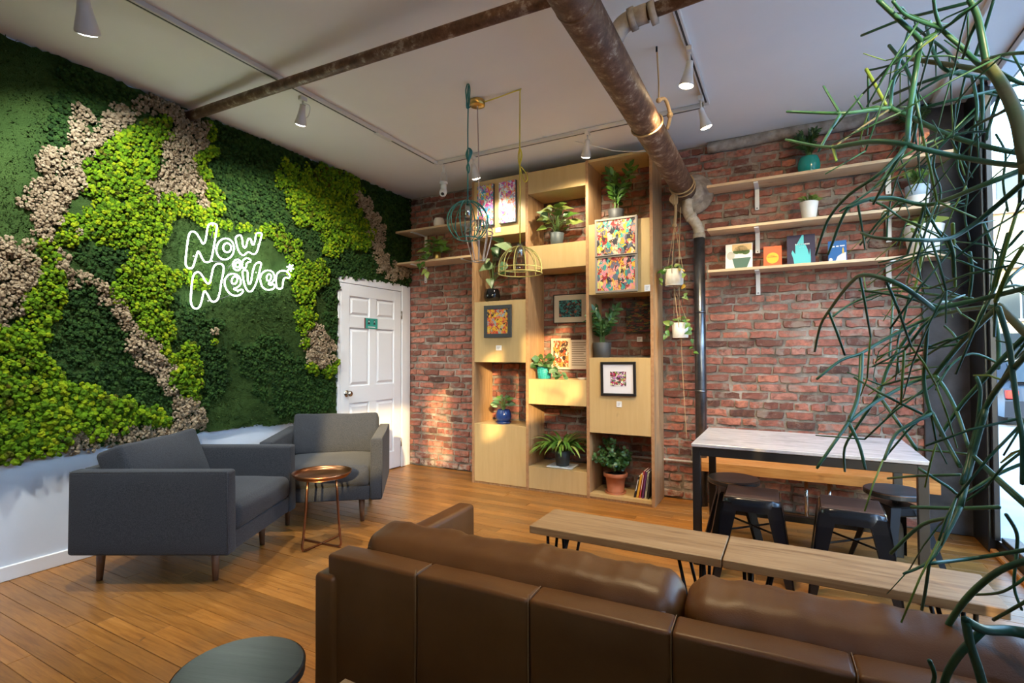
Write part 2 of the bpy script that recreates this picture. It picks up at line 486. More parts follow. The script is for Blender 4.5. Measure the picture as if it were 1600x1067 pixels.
class MB:
    def __init__(s):
        s.v, s.f, s.smooth = [], [], []

    def add(s, vs_, fs, smooth=False):
        o = len(s.v)
        s.v.extend(Vector(q) for q in vs_)
        s.f.extend(tuple(i + o for i in q) for q in fs)
        s.smooth.extend([smooth] * len(fs))
        return s

    def box(s, x0, x1, y0, y1, z0, z1):
        v = [(x, y, z) for z in (z0, z1) for y in (y0, y1) for x in (x0, x1)]
        return s.add(v, [(0, 2, 3, 1), (4, 5, 7, 6), (0, 1, 5, 4), (2, 6, 7, 3), (0, 4, 6, 2), (1, 3, 7, 5)])

    def cbox(s, x0, x1, y0, y1, z0, z1, c=.004):
        """chamfered box"""
        c = min(c, abs(x1 - x0) * .45, abs(y1 - y0) * .45, abs(z1 - z0) * .45)
        X, Y, Z = (x0, x1), (y0, y1), (z0, z1)
        idx, v = {}, []
        for i in (0, 1):
            for j in (0, 1):
                for k in (0, 1):
                    sx, sy, sz = (c, -c)[i], (c, -c)[j], (c, -c)[k]
                    for ax, p in (('x', (X[i], Y[j] + sy, Z[k] + sz)), ('y', (X[i] + sx, Y[j], Z[k] + sz)), ('z', (X[i] + sx, Y[j] + sy, Z[k]))):
                        idx[i, j, k, ax] = len(v)
                        v.append(p)
        f = []
        for i in (0, 1):
            q = [(i, 0, 0), (i, 1, 0), (i, 1, 1), (i, 0, 1)]
            f.append([idx[(*a, 'x')] for a in (q if i else q[::-1])])
            q = [(0, i, 0), (0, i, 1), (1, i, 1), (1, i, 0)]
            f.append([idx[(*a, 'y')] for a in (q if i else q[::-1])])
            q = [(0, 0, i), (1, 0, i), (1, 1, i), (0, 1, i)]
            f.append([idx[(*a, 'z')] for a in (q if i else q[::-1])])
        for i in (0, 1):
            for j in (0, 1):
                a = [idx[i, j, 0, 'x'], idx[i, j, 1, 'x'], idx[i, j, 1, 'y'], idx[i, j, 0, 'y']]
                f.append(a if (i != j) else a[::-1])
                a = [idx[i, 0, j, 'x'], idx[i, 1, j, 'x'], idx[i, 1, j, 'z'], idx[i, 0, j, 'z']]
                f.append(a[::-1] if (i != j) else a)
                a = [idx[0, i, j, 'y'], idx[1, i, j, 'y'], idx[1, i, j, 'z'], idx[0, i, j, 'z']]
                f.append(a if (i != j) else a[::-1])
                for k in (0, 1):
                    a = [idx[i, j, k, 'x'], idx[i, j, k, 'y'], idx[i, j, k, 'z']]
                    f.append(a if (i + j + k) % 2 else a[::-1])
        return s.add(v, f)

    def lathe(s, prof, c=(0, 0, 0), seg=24, axis=None, smooth=True, sx=1., sy=1.):
        v, f = [], []
        n = len(prof)
        for j in range(seg):
            a = 2 * math.pi * j / seg
            for r, z in prof:
                v.append(Vector((r * math.cos(a) * sx, r * math.sin(a) * sy, z)))
        for j in range(seg):
            k = (j + 1) % seg
            for i in range(n - 1):
                if prof[i][0] < 1e-6:
                    f.append((j * n, k * n + i + 1, j * n + i + 1)[::-1] if i == 0 else (j * n + i, k * n + i + 1, j * n + i + 1)[::-1])
                elif prof[i + 1][0] < 1e-6:
                    f.append((j * n + i, k * n + i, j * n + i + 1))
                else:
                    f.append((j * n + i, k * n + i, k * n + i + 1, j * n + i + 1))
        if axis is not None:
            q = Vector(axis).normalized().to_track_quat('Z', 'Y')
            v = [q @ p for p in v]
        c = Vector(c)
        return s.add([p + c for p in v], f, smooth)

    def tube(s, pts, r, seg=8, closed=False, caps=True, smooth=True):
        pts = [Vector(p) for p in pts]
        n = len(pts)
        rs = r if isinstance(r, (list, tuple)) else [r] * n
        v, f = [], []
        t0 = None
        for i in range(n):
            if closed:
                t = (pts[(i + 1) % n] - pts[i - 1])
            else:
                t = pts[min(i + 1, n - 1)] - pts[max(i - 1, 0)]
            if t.length < 1e-9:
                t = Vector((0, 0, 1))
            t.normalize()
            if t0 is None:
                nrm = t.orthogonal().normalized()
            else:
                nrm = nrm - t * nrm.dot(t)
                nrm = nrm.normalized() if nrm.length > 1e-6 else t.orthogonal().normalized()
            b = t.cross(nrm)
            for k in range(seg):
                a = 2 * math.pi * k / seg
                v.append(pts[i] + (nrm * math.cos(a) + b * math.sin(a)) * rs[i])
            t0 = t
        m = n if closed else n - 1
        for i in range(m):
            j = (i + 1) % n
            for k in range(seg):
                l = (k + 1) % seg
                f.append((i * seg + k, i * seg + l, j * seg + l, j * seg + k))
        if caps and not closed:
            f.append(tuple(range(seg))[::-1])
            f.append(tuple((n - 1) * seg + k for k in range(seg)))
        return s.add(v, f, smooth)

    def cyl(s, a, b, r, r2=None, seg=16):
        return s.tube([a, b], [r, r if r2 is None else r2], seg)

    def prism(s, poly, d0, d1, plane='xz'):
        """poly of 2D points extruded from depth d0 to d1 (plane xz: along y; yz: along x; xy: along z)"""
        def P(a, b, d):
            return {'xz': (a, d, b), 'yz': (d, a, b), 'xy': (a, b, d)}[plane]
        n = len(poly)
        v = [P(a, b, d0) for a, b in poly] + [P(a, b, d1) for a, b in poly]
        f = [tuple(range(n)), tuple(range(2 * n - 1, n - 1, -1))]
        f += [(i, i + n, (i + 1) % n + n, (i + 1) % n) for i in range(n)]
        return s.add(v, f)

    def ico(s, c, r, sub=2, squash=(1, 1, 1), smooth=True):
        bm = bmesh.new()
        bmesh.ops.create_icosphere(bm, subdivisions=sub, radius=1)
        c = Vector(c)
        v = [c + Vector((p.co.x * r * squash[0], p.co.y * r * squash[1], p.co.z * r * squash[2])) for p in bm.verts]
        f = [tuple(q.index for q in p.verts) for p in bm.faces]
        bm.free()
        return s.add(v, f, smooth)

    def rbox(s, sx, sy, sz, r, c=(0, 0, 0), n=(10, 8, 5), bulge=(0, 0, 0), wr=0., wsc=8., seed=0):
        """rounded, puffed box: a cushion. bulge = extra bow of the x, y, z faces"""
        H = Vector((sx / 2, sy / 2, sz / 2))

        def line(h, k):
            e = [0, .3, .65, 1.]
            a = [-h + r * q for q in e]
            mid = [(-h + r) + (2 * h - 2 * r) * i / k for i in range(1, k)]
            return a + mid + [-q for q in a[::-1]]
        L = [line(H[i], n[i]) for i in range(3)]
        key, v, f = {}, [], []

        def vert(p):
            kk = tuple(round(q, 5) for q in p)
            if kk in key:
                return key[kk]
            q = Vector(p)
            inner = Vector([max(-H[i] + r, min(H[i] - r, q[i])) for i in range(3)])
            d = q - inner
            out = inner + (d.normalized() * r if d.length > 1e-9 else d)
            uv = [q[i] / H[i] for i in range(3)]
            for i in range(3):
                if bulge[i]:
                    j, k = (i + 1) % 3, (i + 2) % 3
                    w = (1 - min(1, abs(uv[j])) ** 2.2) * (1 - min(1, abs(uv[k])) ** 2.2)
                    out[i] += (1 if uv[i] > 0 else -1) * (abs(uv[i]) ** 3) * bulge[i] * w
            if wr:
                nn = mnoise.noise_vector((out + Vector((seed * 3.1, seed, 0))) * wsc)
                out += nn * wr
            key[kk] = len(v)
            v.append(out + Vector(c))
            return key[kk]
        for ax in range(3):
            j, k = (ax + 1) % 3, (ax + 2) % 3
            for sgn in (-1, 1):
                for a in range(len(L[j]) - 1):
                    for b in range(len(L[k]) - 1):
                        q = []
                        for da, db in ((0, 0), (1, 0), (1, 1), (0, 1)):
                            p = [0, 0, 0]
                            p[ax] = sgn * H[ax]
                            p[j] = L[j][a + da]
                            p[k] = L[k][b + db]
                            q.append(vert(p))
                        if len(set(q)) == 4:
                            f.append(q if sgn > 0 else q[::-1])
        return s.add(v, f, True)

    def move(s, d, start=0):
        d = Vector(d)
        for i in range(start, len(s.v)):
            s.v[i] = s.v[i] + d
        return s

    def rot(s, axis, ang, c=(0, 0, 0), start=0):
        R = Matrix.Rotation(ang, 3, axis)
        c = Vector(c)
        for i in range(start, len(s.v)):
            s.v[i] = R @ (s.v[i] - c) + c
        return s

    def mesh(s, name, mat):
        me = bpy.data.meshes.new(name)
        me.from_pydata([tuple(q) for q in s.v], [], s.f)
        me.polygons.foreach_set('use_smooth', s.smooth)
        if mat is not None:
            me.materials.append(MAT[mat] if isinstance(mat, str) else mat)
        me.update()
        return me

    def build(s, name, mat, parent=None, world=True, label=None):
        """one mesh object. world=True: vertices are world coordinates, moved into the parent's frame"""
        if parent is not None and world:
            inv = WM.get(parent.name, Matrix()).inverted()
            s.v = [inv @ q for q in s.v]
        o = bpy.data.objects.new(name, s.mesh(name, mat))
        COL.objects.link(o)
        if parent is not None:
            o.parent = parent
            WM[o.name] = WM.get(parent.name, Matrix())
        else:
            WM[o.name] = Matrix()
        if label:
            o['label'] = label
        return o


WM = {}


def thing(name, label, cat, loc=(0, 0, 0), rz=0., group=None):
    o = bpy.data.objects.new(name, None)
    o.empty_display_size = .1
    COL.objects.link(o)
    o.location = loc
    o.rotation_euler = (0, 0, rz)
    WM[o.name] = Matrix.Translation(Vector(loc)) @ Matrix.Rotation(rz, 4, 'Z')
    o['label'] = label
    o['category'] = cat
    if group:
        o['group'] = group
    return o


def tag(o, label, cat, group=None, kind=None):
    o['label'] = label
    o['category'] = cat
    if group:
        o['group'] = group
    if kind:
        o['kind'] = kind
    return o


def struct(o, label=None):
    o['kind'] = 'structure'
    if label:
        o['label'] = label
    return o


def origin_to_base(o):
    """top-level one-mesh thing: put its origin at the foot of its bounds"""
    me = o.data
    n = len(me.vertices)
    co = np.empty(n * 3, np.float32)
    me.vertices.foreach_get('co', co)
    co = co.reshape(-1, 3)
    c = (co.min(0) + co.max(0)) / 2
    c[2] = co[:, 2].min()
    co -= c
    me.vertices.foreach_set('co', co.ravel())
    me.update()
    o.location = tuple(float(q) for q in c)
    return o


def single(mb, name, mat, label, cat, group=None):
    return origin_to_base(tag(mb.build(name, mat), label, cat, group))


def inst(src_mesh, name, parent, loc, rot=(0, 0, 0), scale=(1, 1, 1)):
    """a copy that shares mesh data; loc/rot in the parent's frame"""
    o = bpy.data.objects.new(name, src_mesh)
    COL.objects.link(o)
    if parent is not None:
        o.parent = parent
    o.location = loc
    o.rotation_euler = rot
    o.scale = scale
    return o


def copy_tree(o, parent=None):
    c = o.copy()
    COL.objects.link(c)
    c.parent = parent
    for ch in [q for q in o.children]:
        copy_tree(ch, c)
    return c


def smooth_path(pts, k=6, closed=False):
    pts = [Vector(p) for p in pts]
    n = len(pts)
    if n < 3 and not closed:
        return pts
    out = []
    m = n if closed else n - 1
    for i in range(m):
        if closed:
            a, b, c, d = pts[i - 1], pts[i], pts[(i + 1) % n], pts[(i + 2) % n]
        else:
            a, b, c, d = pts[max(i - 1, 0)], pts[i], pts[i + 1], pts[min(i + 2, n - 1)]
        for j in range(k):
            t = j / k
            out.append(.5 * ((2 * b) + (c - a) * t + (2 * a - 5 * b + 4 * c - d) * t * t + (3 * b - a - 3 * c + d) * t ** 3))
    if not closed:
        out.append(pts[-1])
    return out


# room: x 0 (moss wall) .. RX (window), y .. YB (brick), z 0 .. HC
RX, YB, HC, YF = 5.07, 4.719, 3.1, -3.6

# ================================================================== the setting
def put_mesh(name, V, Fa, mat, parent=None, smooth=False):
    """fast mesh from numpy arrays: V (n,3), Fa (m,3 or 4); world coordinates"""
    me = bpy.data.meshes.new(name)
    k = Fa.shape[1]
    me.vertices.add(len(V))
    me.vertices.foreach_set('co', np.asarray(V, np.float32).ravel())
    me.loops.add(Fa.size)
    me.loops.foreach_set('vertex_index', Fa.astype(np.int32).ravel())
    me.polygons.add(len(Fa))
    me.polygons.foreach_set('loop_start', np.arange(0, Fa.size, k, dtype=np.int32))
    me.polygons.foreach_set('use_smooth', np.full(len(Fa), smooth))
    me.materials.append(MAT[mat])
    me.update(calc_edges=True)
    me.validate()
    o = bpy.data.objects.new(name, me)
    COL.objects.link(o)
    if parent is not None:
        o.parent = parent
        o.matrix_parent_inverse = WM.get(parent.name, Matrix()).inverted()
    return o


def build_shell():
    # floor with boards
    fl = struct(MB().box(-.15, RX + .06, YF, YB + .2, -.08, -.012).build('floor', 'floor_gap'), 'honey coloured wooden board floor')
    W = .083
    vs_ = []
    for k in range(4):
        mb = MB().cbox(0, 1, .0010, W - .0010, -.012, 0, .0012)
        vs_.append(mb.mesh('plank', 'floor_board'))
    rows = int((YB - .55) / W) + 1
    y = YB - W
    rnd = random.Random(3)
    joined = MB()
    n = 0
    while y > YF - W:
        x = -.05 - rnd.random() * 1.0
        while x < RX:
            L = rnd.uniform(.9, 1.9)
            x0, x1 = max(x, -.02), min(x + L, RX)
            if x1 - x0 > .04:
                zz = rnd.uniform(-.0012, .0006)
                if y > .62 and n < 298:
                    inst(vs_[n % 4], 'plank', fl, (x0 + .0005, y, zz), (0, 0, 0), (x1 - x0 - .001, 1, 1))
                    n += 1
                else:
                    joined.box(x0, x1, y + .001, y + W - .001, -.012, zz)
            x += L
        y -= W
    o = joined.build('plank_field', 'floor_joined', fl)
    o['kind'] = 'stuff'
    # ceiling
    struct(MB().box(-.15, RX + .15, YF, YB + .2, HC, HC + .12).build('ceiling', 'ceiling'), 'pale grey plaster ceiling')
    # left wall, front wall behind the viewer
    struct(MB().box(-.15, 0, YF, YB + .2, 0, HC).build('wall_left', 'blue_tinted_wall'), 'white wall under the moss panel')
    struct(MB().box(-.15, RX + .15, YF - .12, YF, 0, HC).build('wall_front', 'blue_tinted_wall'))
    bb = MB()
    bb.cbox(0, .018, YF, 3.60, 0, .085, .004)
    struct(bb.build('baseboard_left', 'white_paint'), 'white baseboard along the left wall')
    # right: low curb, header, soffit
    struct(MB().box(RX + .0, RX + .14, YF, YB + .2, 3.04, HC).build('wall_right', 'black_frame'))
    struct(MB().cbox(4.84, RX + .02, YF, 4.70, 3.055, HC - .001, .005).build('trim_1', 'ceiling'), 'white soffit strip along the window head')
    struct(MB().cbox(RX - .035, RX + .0, YF, 4.38, 0, .03, .006).build('trim_2', 'butcher'), 'wooden edging where the floor meets the window')


def build_brick_wall():
    wall = struct(MB().box(0, 4.79, YB + .012, YB + .2, 0, HC).build('wall_back', 'mortar'), 'exposed red brick wall')
    rnd = random.Random(11)
    ch, bl, gap = .0735, .212, .0155

    def brick_mesh(seed):
        r = random.Random(seed)
        nx, nz = 4, 2
        sx, sz = bl - gap, ch - gap
        c = .005
        v, f = [], []
        def jit(a):
            return r.uniform(-a, a)
        g = []
        for k in range(nz + 1):
            row = []
            for i in range(nx + 1):
                ex, ez = i in (0, nx), k in (0, nz)
                x = -sx / 2 + sx * i / nx + (jit(.012) if not ex else (c if i == 0 else -c) + jit(.007))
                z = -sz / 2 + sz * k / nz + (jit(.003) if not ez else (c if k == 0 else -c) + jit(.006))
                yy = jit(.003) + (.003 if ex and ez else 0)
                row.append(len(v))
                v.append((x, yy, z))
            g.append(row)
        for k in range(nz):
            for i in range(nx):
                f.append((g[k][i], g[k][i + 1], g[k + 1][i + 1], g[k + 1][i]))
        ring = g[0] + [g[k][nx] for k in range(1, nz)] + g[nz][::-1] + [g[k][0] for k in range(nz - 1, 0, -1)]
        back = []
        for i in ring:
            p = v[i]
            x = p[0] + (c * .9 if p[0] > sx * .3 else -c * .9 if p[0] < -sx * .3 else 0)
            z = p[2] + (c * .9 if p[2] > sz * .25 else -c * .9 if p[2] < -sz * .25 else 0)
            back.append(len(v))
            v.append((x, .02, z))
        m = len(ring)
        for i in range(m):
            f.append((ring[i], back[i], back[(i + 1) % m], ring[(i + 1) % m]))
        me = bpy.data.meshes.new('brick')
        me.from_pydata(v, [], f)
        me.materials.append(MAT['brick'])
        return me, np.array(v), f
    variants = [brick_mesh(s) for s in range(10)]
    bricks = []
    k = 0
    z = ch / 2 + .004
    while z < HC - .02:
        header = (k % 6 == 5)
        x = -(rnd.random() * .1) - (bl / 2 if k % 2 else 0)
        while x < 4.78:
            s = 1. if not header else .52
            if not header and rnd.random() < .10:
                s = rnd.choice((.52, .75))
            L = bl * s
            x0, x1 = max(x, 0.0), min(x + L, 4.785)
            if x1 - x0 > .035:
                bricks.append(((x0 + x1) / 2, z + rnd.uniform(-.004, .004), (x1 - x0 - rnd.uniform(-.001, .008)) / (bl - gap + .0115), rnd.uniform(-.008, .009), rnd.uniform(-.018, .018), rnd.randrange(10)))
            x += L
        z += ch
        k += 1

    def score(b):
        x, z = b[0], b[1]
        d = np.array([x, YB, z]) - CAM
        w = d @ BD
        a = b[2] / (w * w)
        if 1.05 < x < 3.0:
            a *= .02
        if x > 3.0 and (z < .75 or 1.9 < z < 2.0 or z > 2.95):
            a *= .3
        if x < 1.1 and z > 2.7:
            a *= .3
        return -a
    bricks.sort(key=score)
    Vs, Fs, off = [], [], 0
    for i, (x, z, s, dy, tilt, q) in enumerate(bricks):
        if i < 296:
            inst(variants[q][0], 'brick', wall, (x, YB + dy, z), (0, tilt, 0), (s, 1, 1))
        else:
            v = variants[q][1].copy()
            v[:, 0] *= s
            v += np.array([x, YB + dy, z])
            Vs.append(v)
            Fs += [tuple(j + off for j in f) for f in variants[q][2]]
            off += len(v)
    V = np.concatenate(Vs)
    me = bpy.data.meshes.new('brick_field')
    me.from_pydata(V.tolist(), [], Fs)
    me.materials.append(MAT['brick_joined'])
    o = bpy.data.objects.new('brick_field', me)
    COL.objects.link(o)
    o.parent = wall
    o['kind'] = 'stuff'
    # dark rendered pier beside the window
    mb = MB().cbox(4.775, RX + .012, YB - .022, YB + .2, 0, HC, .006)
    struct(mb.build('wall_pier', 'dark_cement'), 'dark grey cement pier between bricks and window')
    # rough plaster ledge along the top of the bricks on the right
    mb = MB()
    mb.tube([(x, YB - .02 + .004 * math.sin(x * 9), 3.062 + .006 * math.sin(x * 7)) for x in np.arange(3.32, 4.8, .06)], .05, 10)
    single(mb, 'ceiling_pipe', 'plaster_pipe', 'old flaking grey pipe along the top of the brick wall', 'pipe')
    # thin white conduit low on the wall
    a, b = at(975, 712, y=YB - .02), at(1086, 727, y=YB - .02)
    mb = MB().tube([(2.30, YB - .022, .335), (3.22, YB - .022, .335)], .011, 8)
    single(mb, 'wall_conduit', 'cream_pipe', 'thin pale conduit running low along the brick wall', 'pipe')


def build_window():
    win = thing('window_1', 'tall black framed shopfront window', 'window')
    del win['category']
    struct(win)
    MB().cbox(RX - .04, RX + .012, 4.385, 4.696, .0, 3.045, .006).build('end_post', 'black_frame', win)
    MB().cbox(RX - .02, RX + .012, 4.345, 4.385, .09, 3.03, .004).build('jamb', 'black_frame', win)
    MB().cbox(RX + .0, RX + .12, 1.22, 4.39, .0, .085, .006).build('bottom_rail', 'black_frame', win)
    MB().cbox(RX + .012, RX + .10, 1.22, 4.35, .085, .115, .004).build('bottom_bead', 'gunmetal', win)
    MB().cbox(RX + .0, RX + .10, 1.22, 4.36, 3.0, 3.045, .004).build('head_rail', 'white_paint', win)
    for a, b, z0 in ((4.35, 2.80, .1), (2.80, 1.22, .1)):
        MB().box(RX + .002, RX + .008, b, a, z0, 3.01).build('pane', 'glass', win)
    MB().cbox(RX + .0, RX + .10, 2.765, 2.835, .085, 3.0, .004).build('mullion', 'black_frame', win)
    # unseen high windows over solid wall, added to shape the sun patches
    struct(MB().box(RX, RX + .14, YF, 1.22, 0, 2.16).build('wall_right_sun_block', 'blue_tinted_wall'), 'unseen white wall added to block the sun below the high windows')
    struct(MB().box(RX, RX + .14, .42, 1.19, 2.16, 3.04).build('wall_right_sun_pier', 'blue_tinted_wall'))  # added pier, keeps the sun out between the two window groups
    w2 = thing('window_sun_patch', 'unseen high windows added behind the viewer to shape the sun patches', 'window')
    del w2['category']
    struct(w2)
    ys = [.42, -.62, -1.35, -2.25, YF]
    for i in range(4):
        MB().box(RX + .05, RX + .056, ys[i + 1], ys[i], 2.16, 3.01).build('pane', 'glass', w2)
        if i:
            w = (.10, .22, .12)[i - 1]
            MB().cbox(RX + .0, RX + .10, ys[i] - w, ys[i] + w, 2.16, 3.04, .004).build('mullion', 'black_frame', w2)


def build_door():
    d = thing('door_1', 'white six-panel door beside the brick wall', 'door', (0, 4.1, 0))
    del d['category']
    struct(d)
    y0, y1, zt = 3.655, 4.548, 1.987
    MB().box(.001, .014, y0, y1, .012, zt).build('slab', 'white_paint', d)
    st, mw = .115, .10
    ym = (y0 + y1) / 2
    for a, b in ((y0, y0 + st), (y1 - st, y1)):
        MB().cbox(.004, .03, a, b, .012, zt, .003).build('stile', 'white_paint', d)
    zs = [(.012, .20), (.78, .955), (1.545, 1.665), (1.865, zt)]
    for a, b in zs:
        MB().cbox(.004, .0295, y0 + st - .002, y1 - st + .002, a, b, .003).build('rail', 'white_paint', d)
    for a, b in ((.20, .78), (.955, 1.545), (1.665, 1.865)):
        MB().cbox(.004, .0295, ym - mw / 2, ym + mw / 2, a - .002, b + .002, .003).build('stile', 'white_paint', d)
        for p, q in ((y0 + st, ym - mw / 2), (ym + mw / 2, y1 - st)):
            mb = MB()
            e, g = .014, .038
            v = [(.014, p + e, a + e), (.014, q - e, a + e), (.014, q - e, b - e), (.014, p + e, b - e),
                 (.027, p + g, a + g), (.027, q - g, a + g), (.027, q - g, b - g), (.027, p + g, b - g)]
            mb.add(v, [(4, 5, 6, 7), (0, 1, 5, 4), (1, 2, 6, 5), (2, 3, 7, 6), (3, 0, 4, 7)])
            mb.build('panel', 'white_paint', d)
    k = MB()
    ky, kz = 3.735, .885
    k.lathe([(0, 0), (.032, 0), (.034, .004), (.030, .008), (.012, .012), (.012, .03), (.022, .036), (.029, .048), (.027, .06), (.015, .068), (0, .069)], (.030, ky, kz), 20, axis=(1, 0, 0))
    k.build('door_knob', 'knob', d, label='round brushed metal door knob')
    for z in (.28, 1.72):
        MB().cyl((.034, y1 + .006, z - .045), (.034, y1 + .006, z + .045), .007, seg=10).build('hinge', 'knob', d)
    # casing
    rnd = random.Random(5)
    c = thing('trim_3', 'white painted door casing with ragged painted edge', 'trim', (0, 4.1, 0))
    del c['category']
    struct(c)
    MB().cbox(.0, .038, y1 + .012, 4.705, 0, 2.06, .005).build('casing_side', 'white_paint', c)
    MB().cbox(.0, .030, 3.622, y0 - .004, 0, 2.0, .003).build('casing_side', 'white_paint', c)
    top = [(3.605, 1.992)] + [(y1 + .02, 1.992)] + [(y1 + .02 - i * .045, 2.062 + rnd.uniform(-.012, .014)) for i in range(22)]
    MB().prism([(a, b) for a, b in top], .034, .0, 'yz').build('casing_head', 'white_paint', c)
    # sign on the door
    s = thing('restroom_sign', 'small teal restroom sign with two figures on the white door', 'sign', (.03, 4.09, 1.60))
    p0, p1 = at(570.5, 494, x=.03), at(589.5, 508, x=.03)
    ya, yb, za, zb = p0.y, p1.y, p1.z, p0.z
    za, zb = 1.545, 1.655
    MB().cbox(.0302, .036, ya, yb, za, zb, .002).build('plate', 'sign_teal', s)
    MB().cbox(.0302, .038, ya - .012, ya, za, zb, .002).build('red_edge', 'sign_red', s)
    wd = yb - ya
    for i, (fy, big) in enumerate(((.27, 1.25), (.72, 1.))):
        yy, zz = ya + wd * fy, za + .068
        pm = MB()
        pm.prism([(yy + .013 * big * math.cos(a), zz + .013 * big * math.sin(a) + .012) for a in np.linspace(0, 2 * math.pi, 14)[:-1]], .0372, .036, 'yz')
        pm.prism([(yy - .016 * big, zz - .022), (yy + .016 * big, zz - .022), (yy + .010, zz - .003), (yy - .010, zz - .003)], .0372, .036, 'yz')
        pm.build('figure', 'ink', s)
        fm = MB().prism([(yy + .007 * big * math.cos(a), zz + .007 * big * math.sin(a) + .008) for a in np.linspace(0, 2 * math.pi, 12)[:-1]], .0378, .0373, 'yz')
        fm.build('figure_face', 'sign_white', s)
    MB().box(.036, .0365, ya + wd * .2, yb - wd * .2, za + .014, za + .022).build('text_line', 'sign_white', s)


def build_outside():
    z = -.15
    struct(MB().box(RX + .13, 9.2, -30, 26, z - .3, z).build('sidewalk', 'sidewalk'), 'grey concrete pavement outside')
    struct(MB().box(9.2, 17, -30, 60, z - .4, z - .12).build('road', 'asphalt'), 'asphalt street outside')
    struct(MB().box(-25, 40, 26, 33, z - .4, z - .12).build('side_street', 'asphalt'))
    struct(MB().box(17, 26, -30, 26, z - .3, z).build('far_sidewalk', 'sidewalk'))
    jo = MB()
    # corner shop building at the end of the street
    b = thing('corner_building', 'low tan shop building with white lettered sign across the street', 'building', (12, 38, z))
    MB().box(-6, 24, 36, 48, z - .2, 8.6).build('wall', 'far_cream', b)
    MB().box(-6.2, 24.2, 35.7, 48, 8.6, 9.3).build('cornice', 'far_grey', b)
    MB().cbox(4, 17, 35.6, 35.98, 5.7, 7.2, .03).build('sign_board', 'sign_white', b)
    fc = bpy.data.curves.new('lettering', 'FONT')
    fc.body = 'AY'
    fc.size = 1.5
    fc.extrude = .03
    tmp = bpy.data.objects.new('lettering', fc)
    COL.objects.link(tmp)
    dg = bpy.context.evaluated_depsgraph_get()
    me = bpy.data.meshes.new_from_object(tmp.evaluated_get(dg))
    bpy.data.objects.remove(tmp)
    me.materials.clear()
    me.materials.append(MAT['ink'])
    o = inst(me, 'lettering', b, (10.6 - 12, 35.56 - 38, 5.95 - z), (math.pi / 2, 0, 0))
    for i in range(9):
        x = -4.5 + i * 3.
        w = MB().cbox(x, x + 2., 35.85, 36.0, 2.9, 5., .02).build('window', 'far_grey', b)
        MB().box(x + .15, x + .95, 35.8, 35.86, 3.05, 4.85).build('pane', 'far_dark', w)
        MB().box(x + 1.05, x + 1.85, 35.8, 35.86, 3.05, 4.85).build('pane', 'far_dark', w)
        w = MB().box(x, x + 2.4, 35.85, 36.0, .1, 2.3).build('shopfront', 'far_dark', b)
    b2 = thing('apartment_block', 'grey block of flats rising behind the corner shop', 'building', (20, 60, z))
    MB().box(14, 34, 56, 70, z, 17).build('wall', 'far_grey', b2)
    for i in range(5):
        for j in range(4):
            MB().box(15.5 + i * 3.6, 17.3 + i * 3.6, 55.9, 56, 3 + j * 3.6, 5 + j * 3.6).build('window', 'far_dark', b2)
    b3 = thing('brick_terrace', 'red brick terrace along the far side of the street', 'building', (30, 0, z))
    MB().box(26, 38, -30, 26, z, 7.5).build('wall', 'far_brick', b3)
    MB().box(25.8, 38, -30, 26, 7.5, 7.9).build('cornice', 'far_grey', b3)
    for i in range(12):
        for j in range(2):
            MB().box(25.93, 26, -28 + i * 4.4, -26 + i * 4.4, 1 + j * 3.4, 3.1 + j * 3.4).build('window', 'far_dark', b3)
    # parked car
    c = thing('parked_car', 'dark parked car on the street outside the window', 'car', (8.4, 15.2, z - .1))
    W_ = .88
    prof = [(-2.1, .30), (-2.15, .62), (-2.05, .86), (-1.55, .92), (-1.0, 1.36), (.35, 1.42), (1.15, .97), (1.95, .84), (2.12, .58), (2.1, .30)]
    body = MB()
    n = len(prof)
    lay = [(-W_, 1.), (-W_ * .96, 1.), (W_ * .96, 1.), (W_, 1.)]
    V, Fc = [], []
    for k, xx in enumerate((-W_, -W_ * .72, W_ * .72, W_)):
        for y, zz in prof:
            tuck = .10 * max(0, (zz - .9) / .5)
            V.append((xx * (1 - tuck) + (0), y * (1 if abs(xx) < W_ else .985), zz * (1 if abs(xx) < W_ else .985)))
    for k in range(3):
        for i in range(n):
            j = (i + 1) % n
            Fc.append((k * n + i, k * n + j, (k + 1) * n + j, (k + 1) * n + i))
    Fc.append(tuple(range(n))[::-1])
    Fc.append(tuple(3 * n + i for i in range(n)))
    body.add(V, Fc, False)
    body.build('body', 'car_paint', c, world=False)
    MB().prism([(-1.38, .98), (-.95, 1.30), (.3, 1.35), (.9, .98)], -W_ * .965, W_ * .965, 'yz').build('side_glass', 'far_dark', c, world=False)
    MB().add([(-.62, -1.585, .96), (.62, -1.585, .96), (.55, -1.06, 1.335), (-.55, -1.06, 1.335)], [(0, 1, 2, 3)]).build('rear_glass', 'far_dark', c, world=False)
    for s in (-1, 1):
        for y in (-1.3, 1.3):
            MB().lathe([(0, -.1), (.2, -.1), (.31, -.08), (.31, .08), (.2, .1), (0, .1)], (s * .78, y, .31), 18, axis=(1, 0, 0)).build('wheel', 'rubber_black', c, world=False)
        MB().cbox(s * .78 - .09, s * .78 + .09, -2.16, -2.05, .66, .82, .01).build('tail_light', 'tail_red', c, world=False)


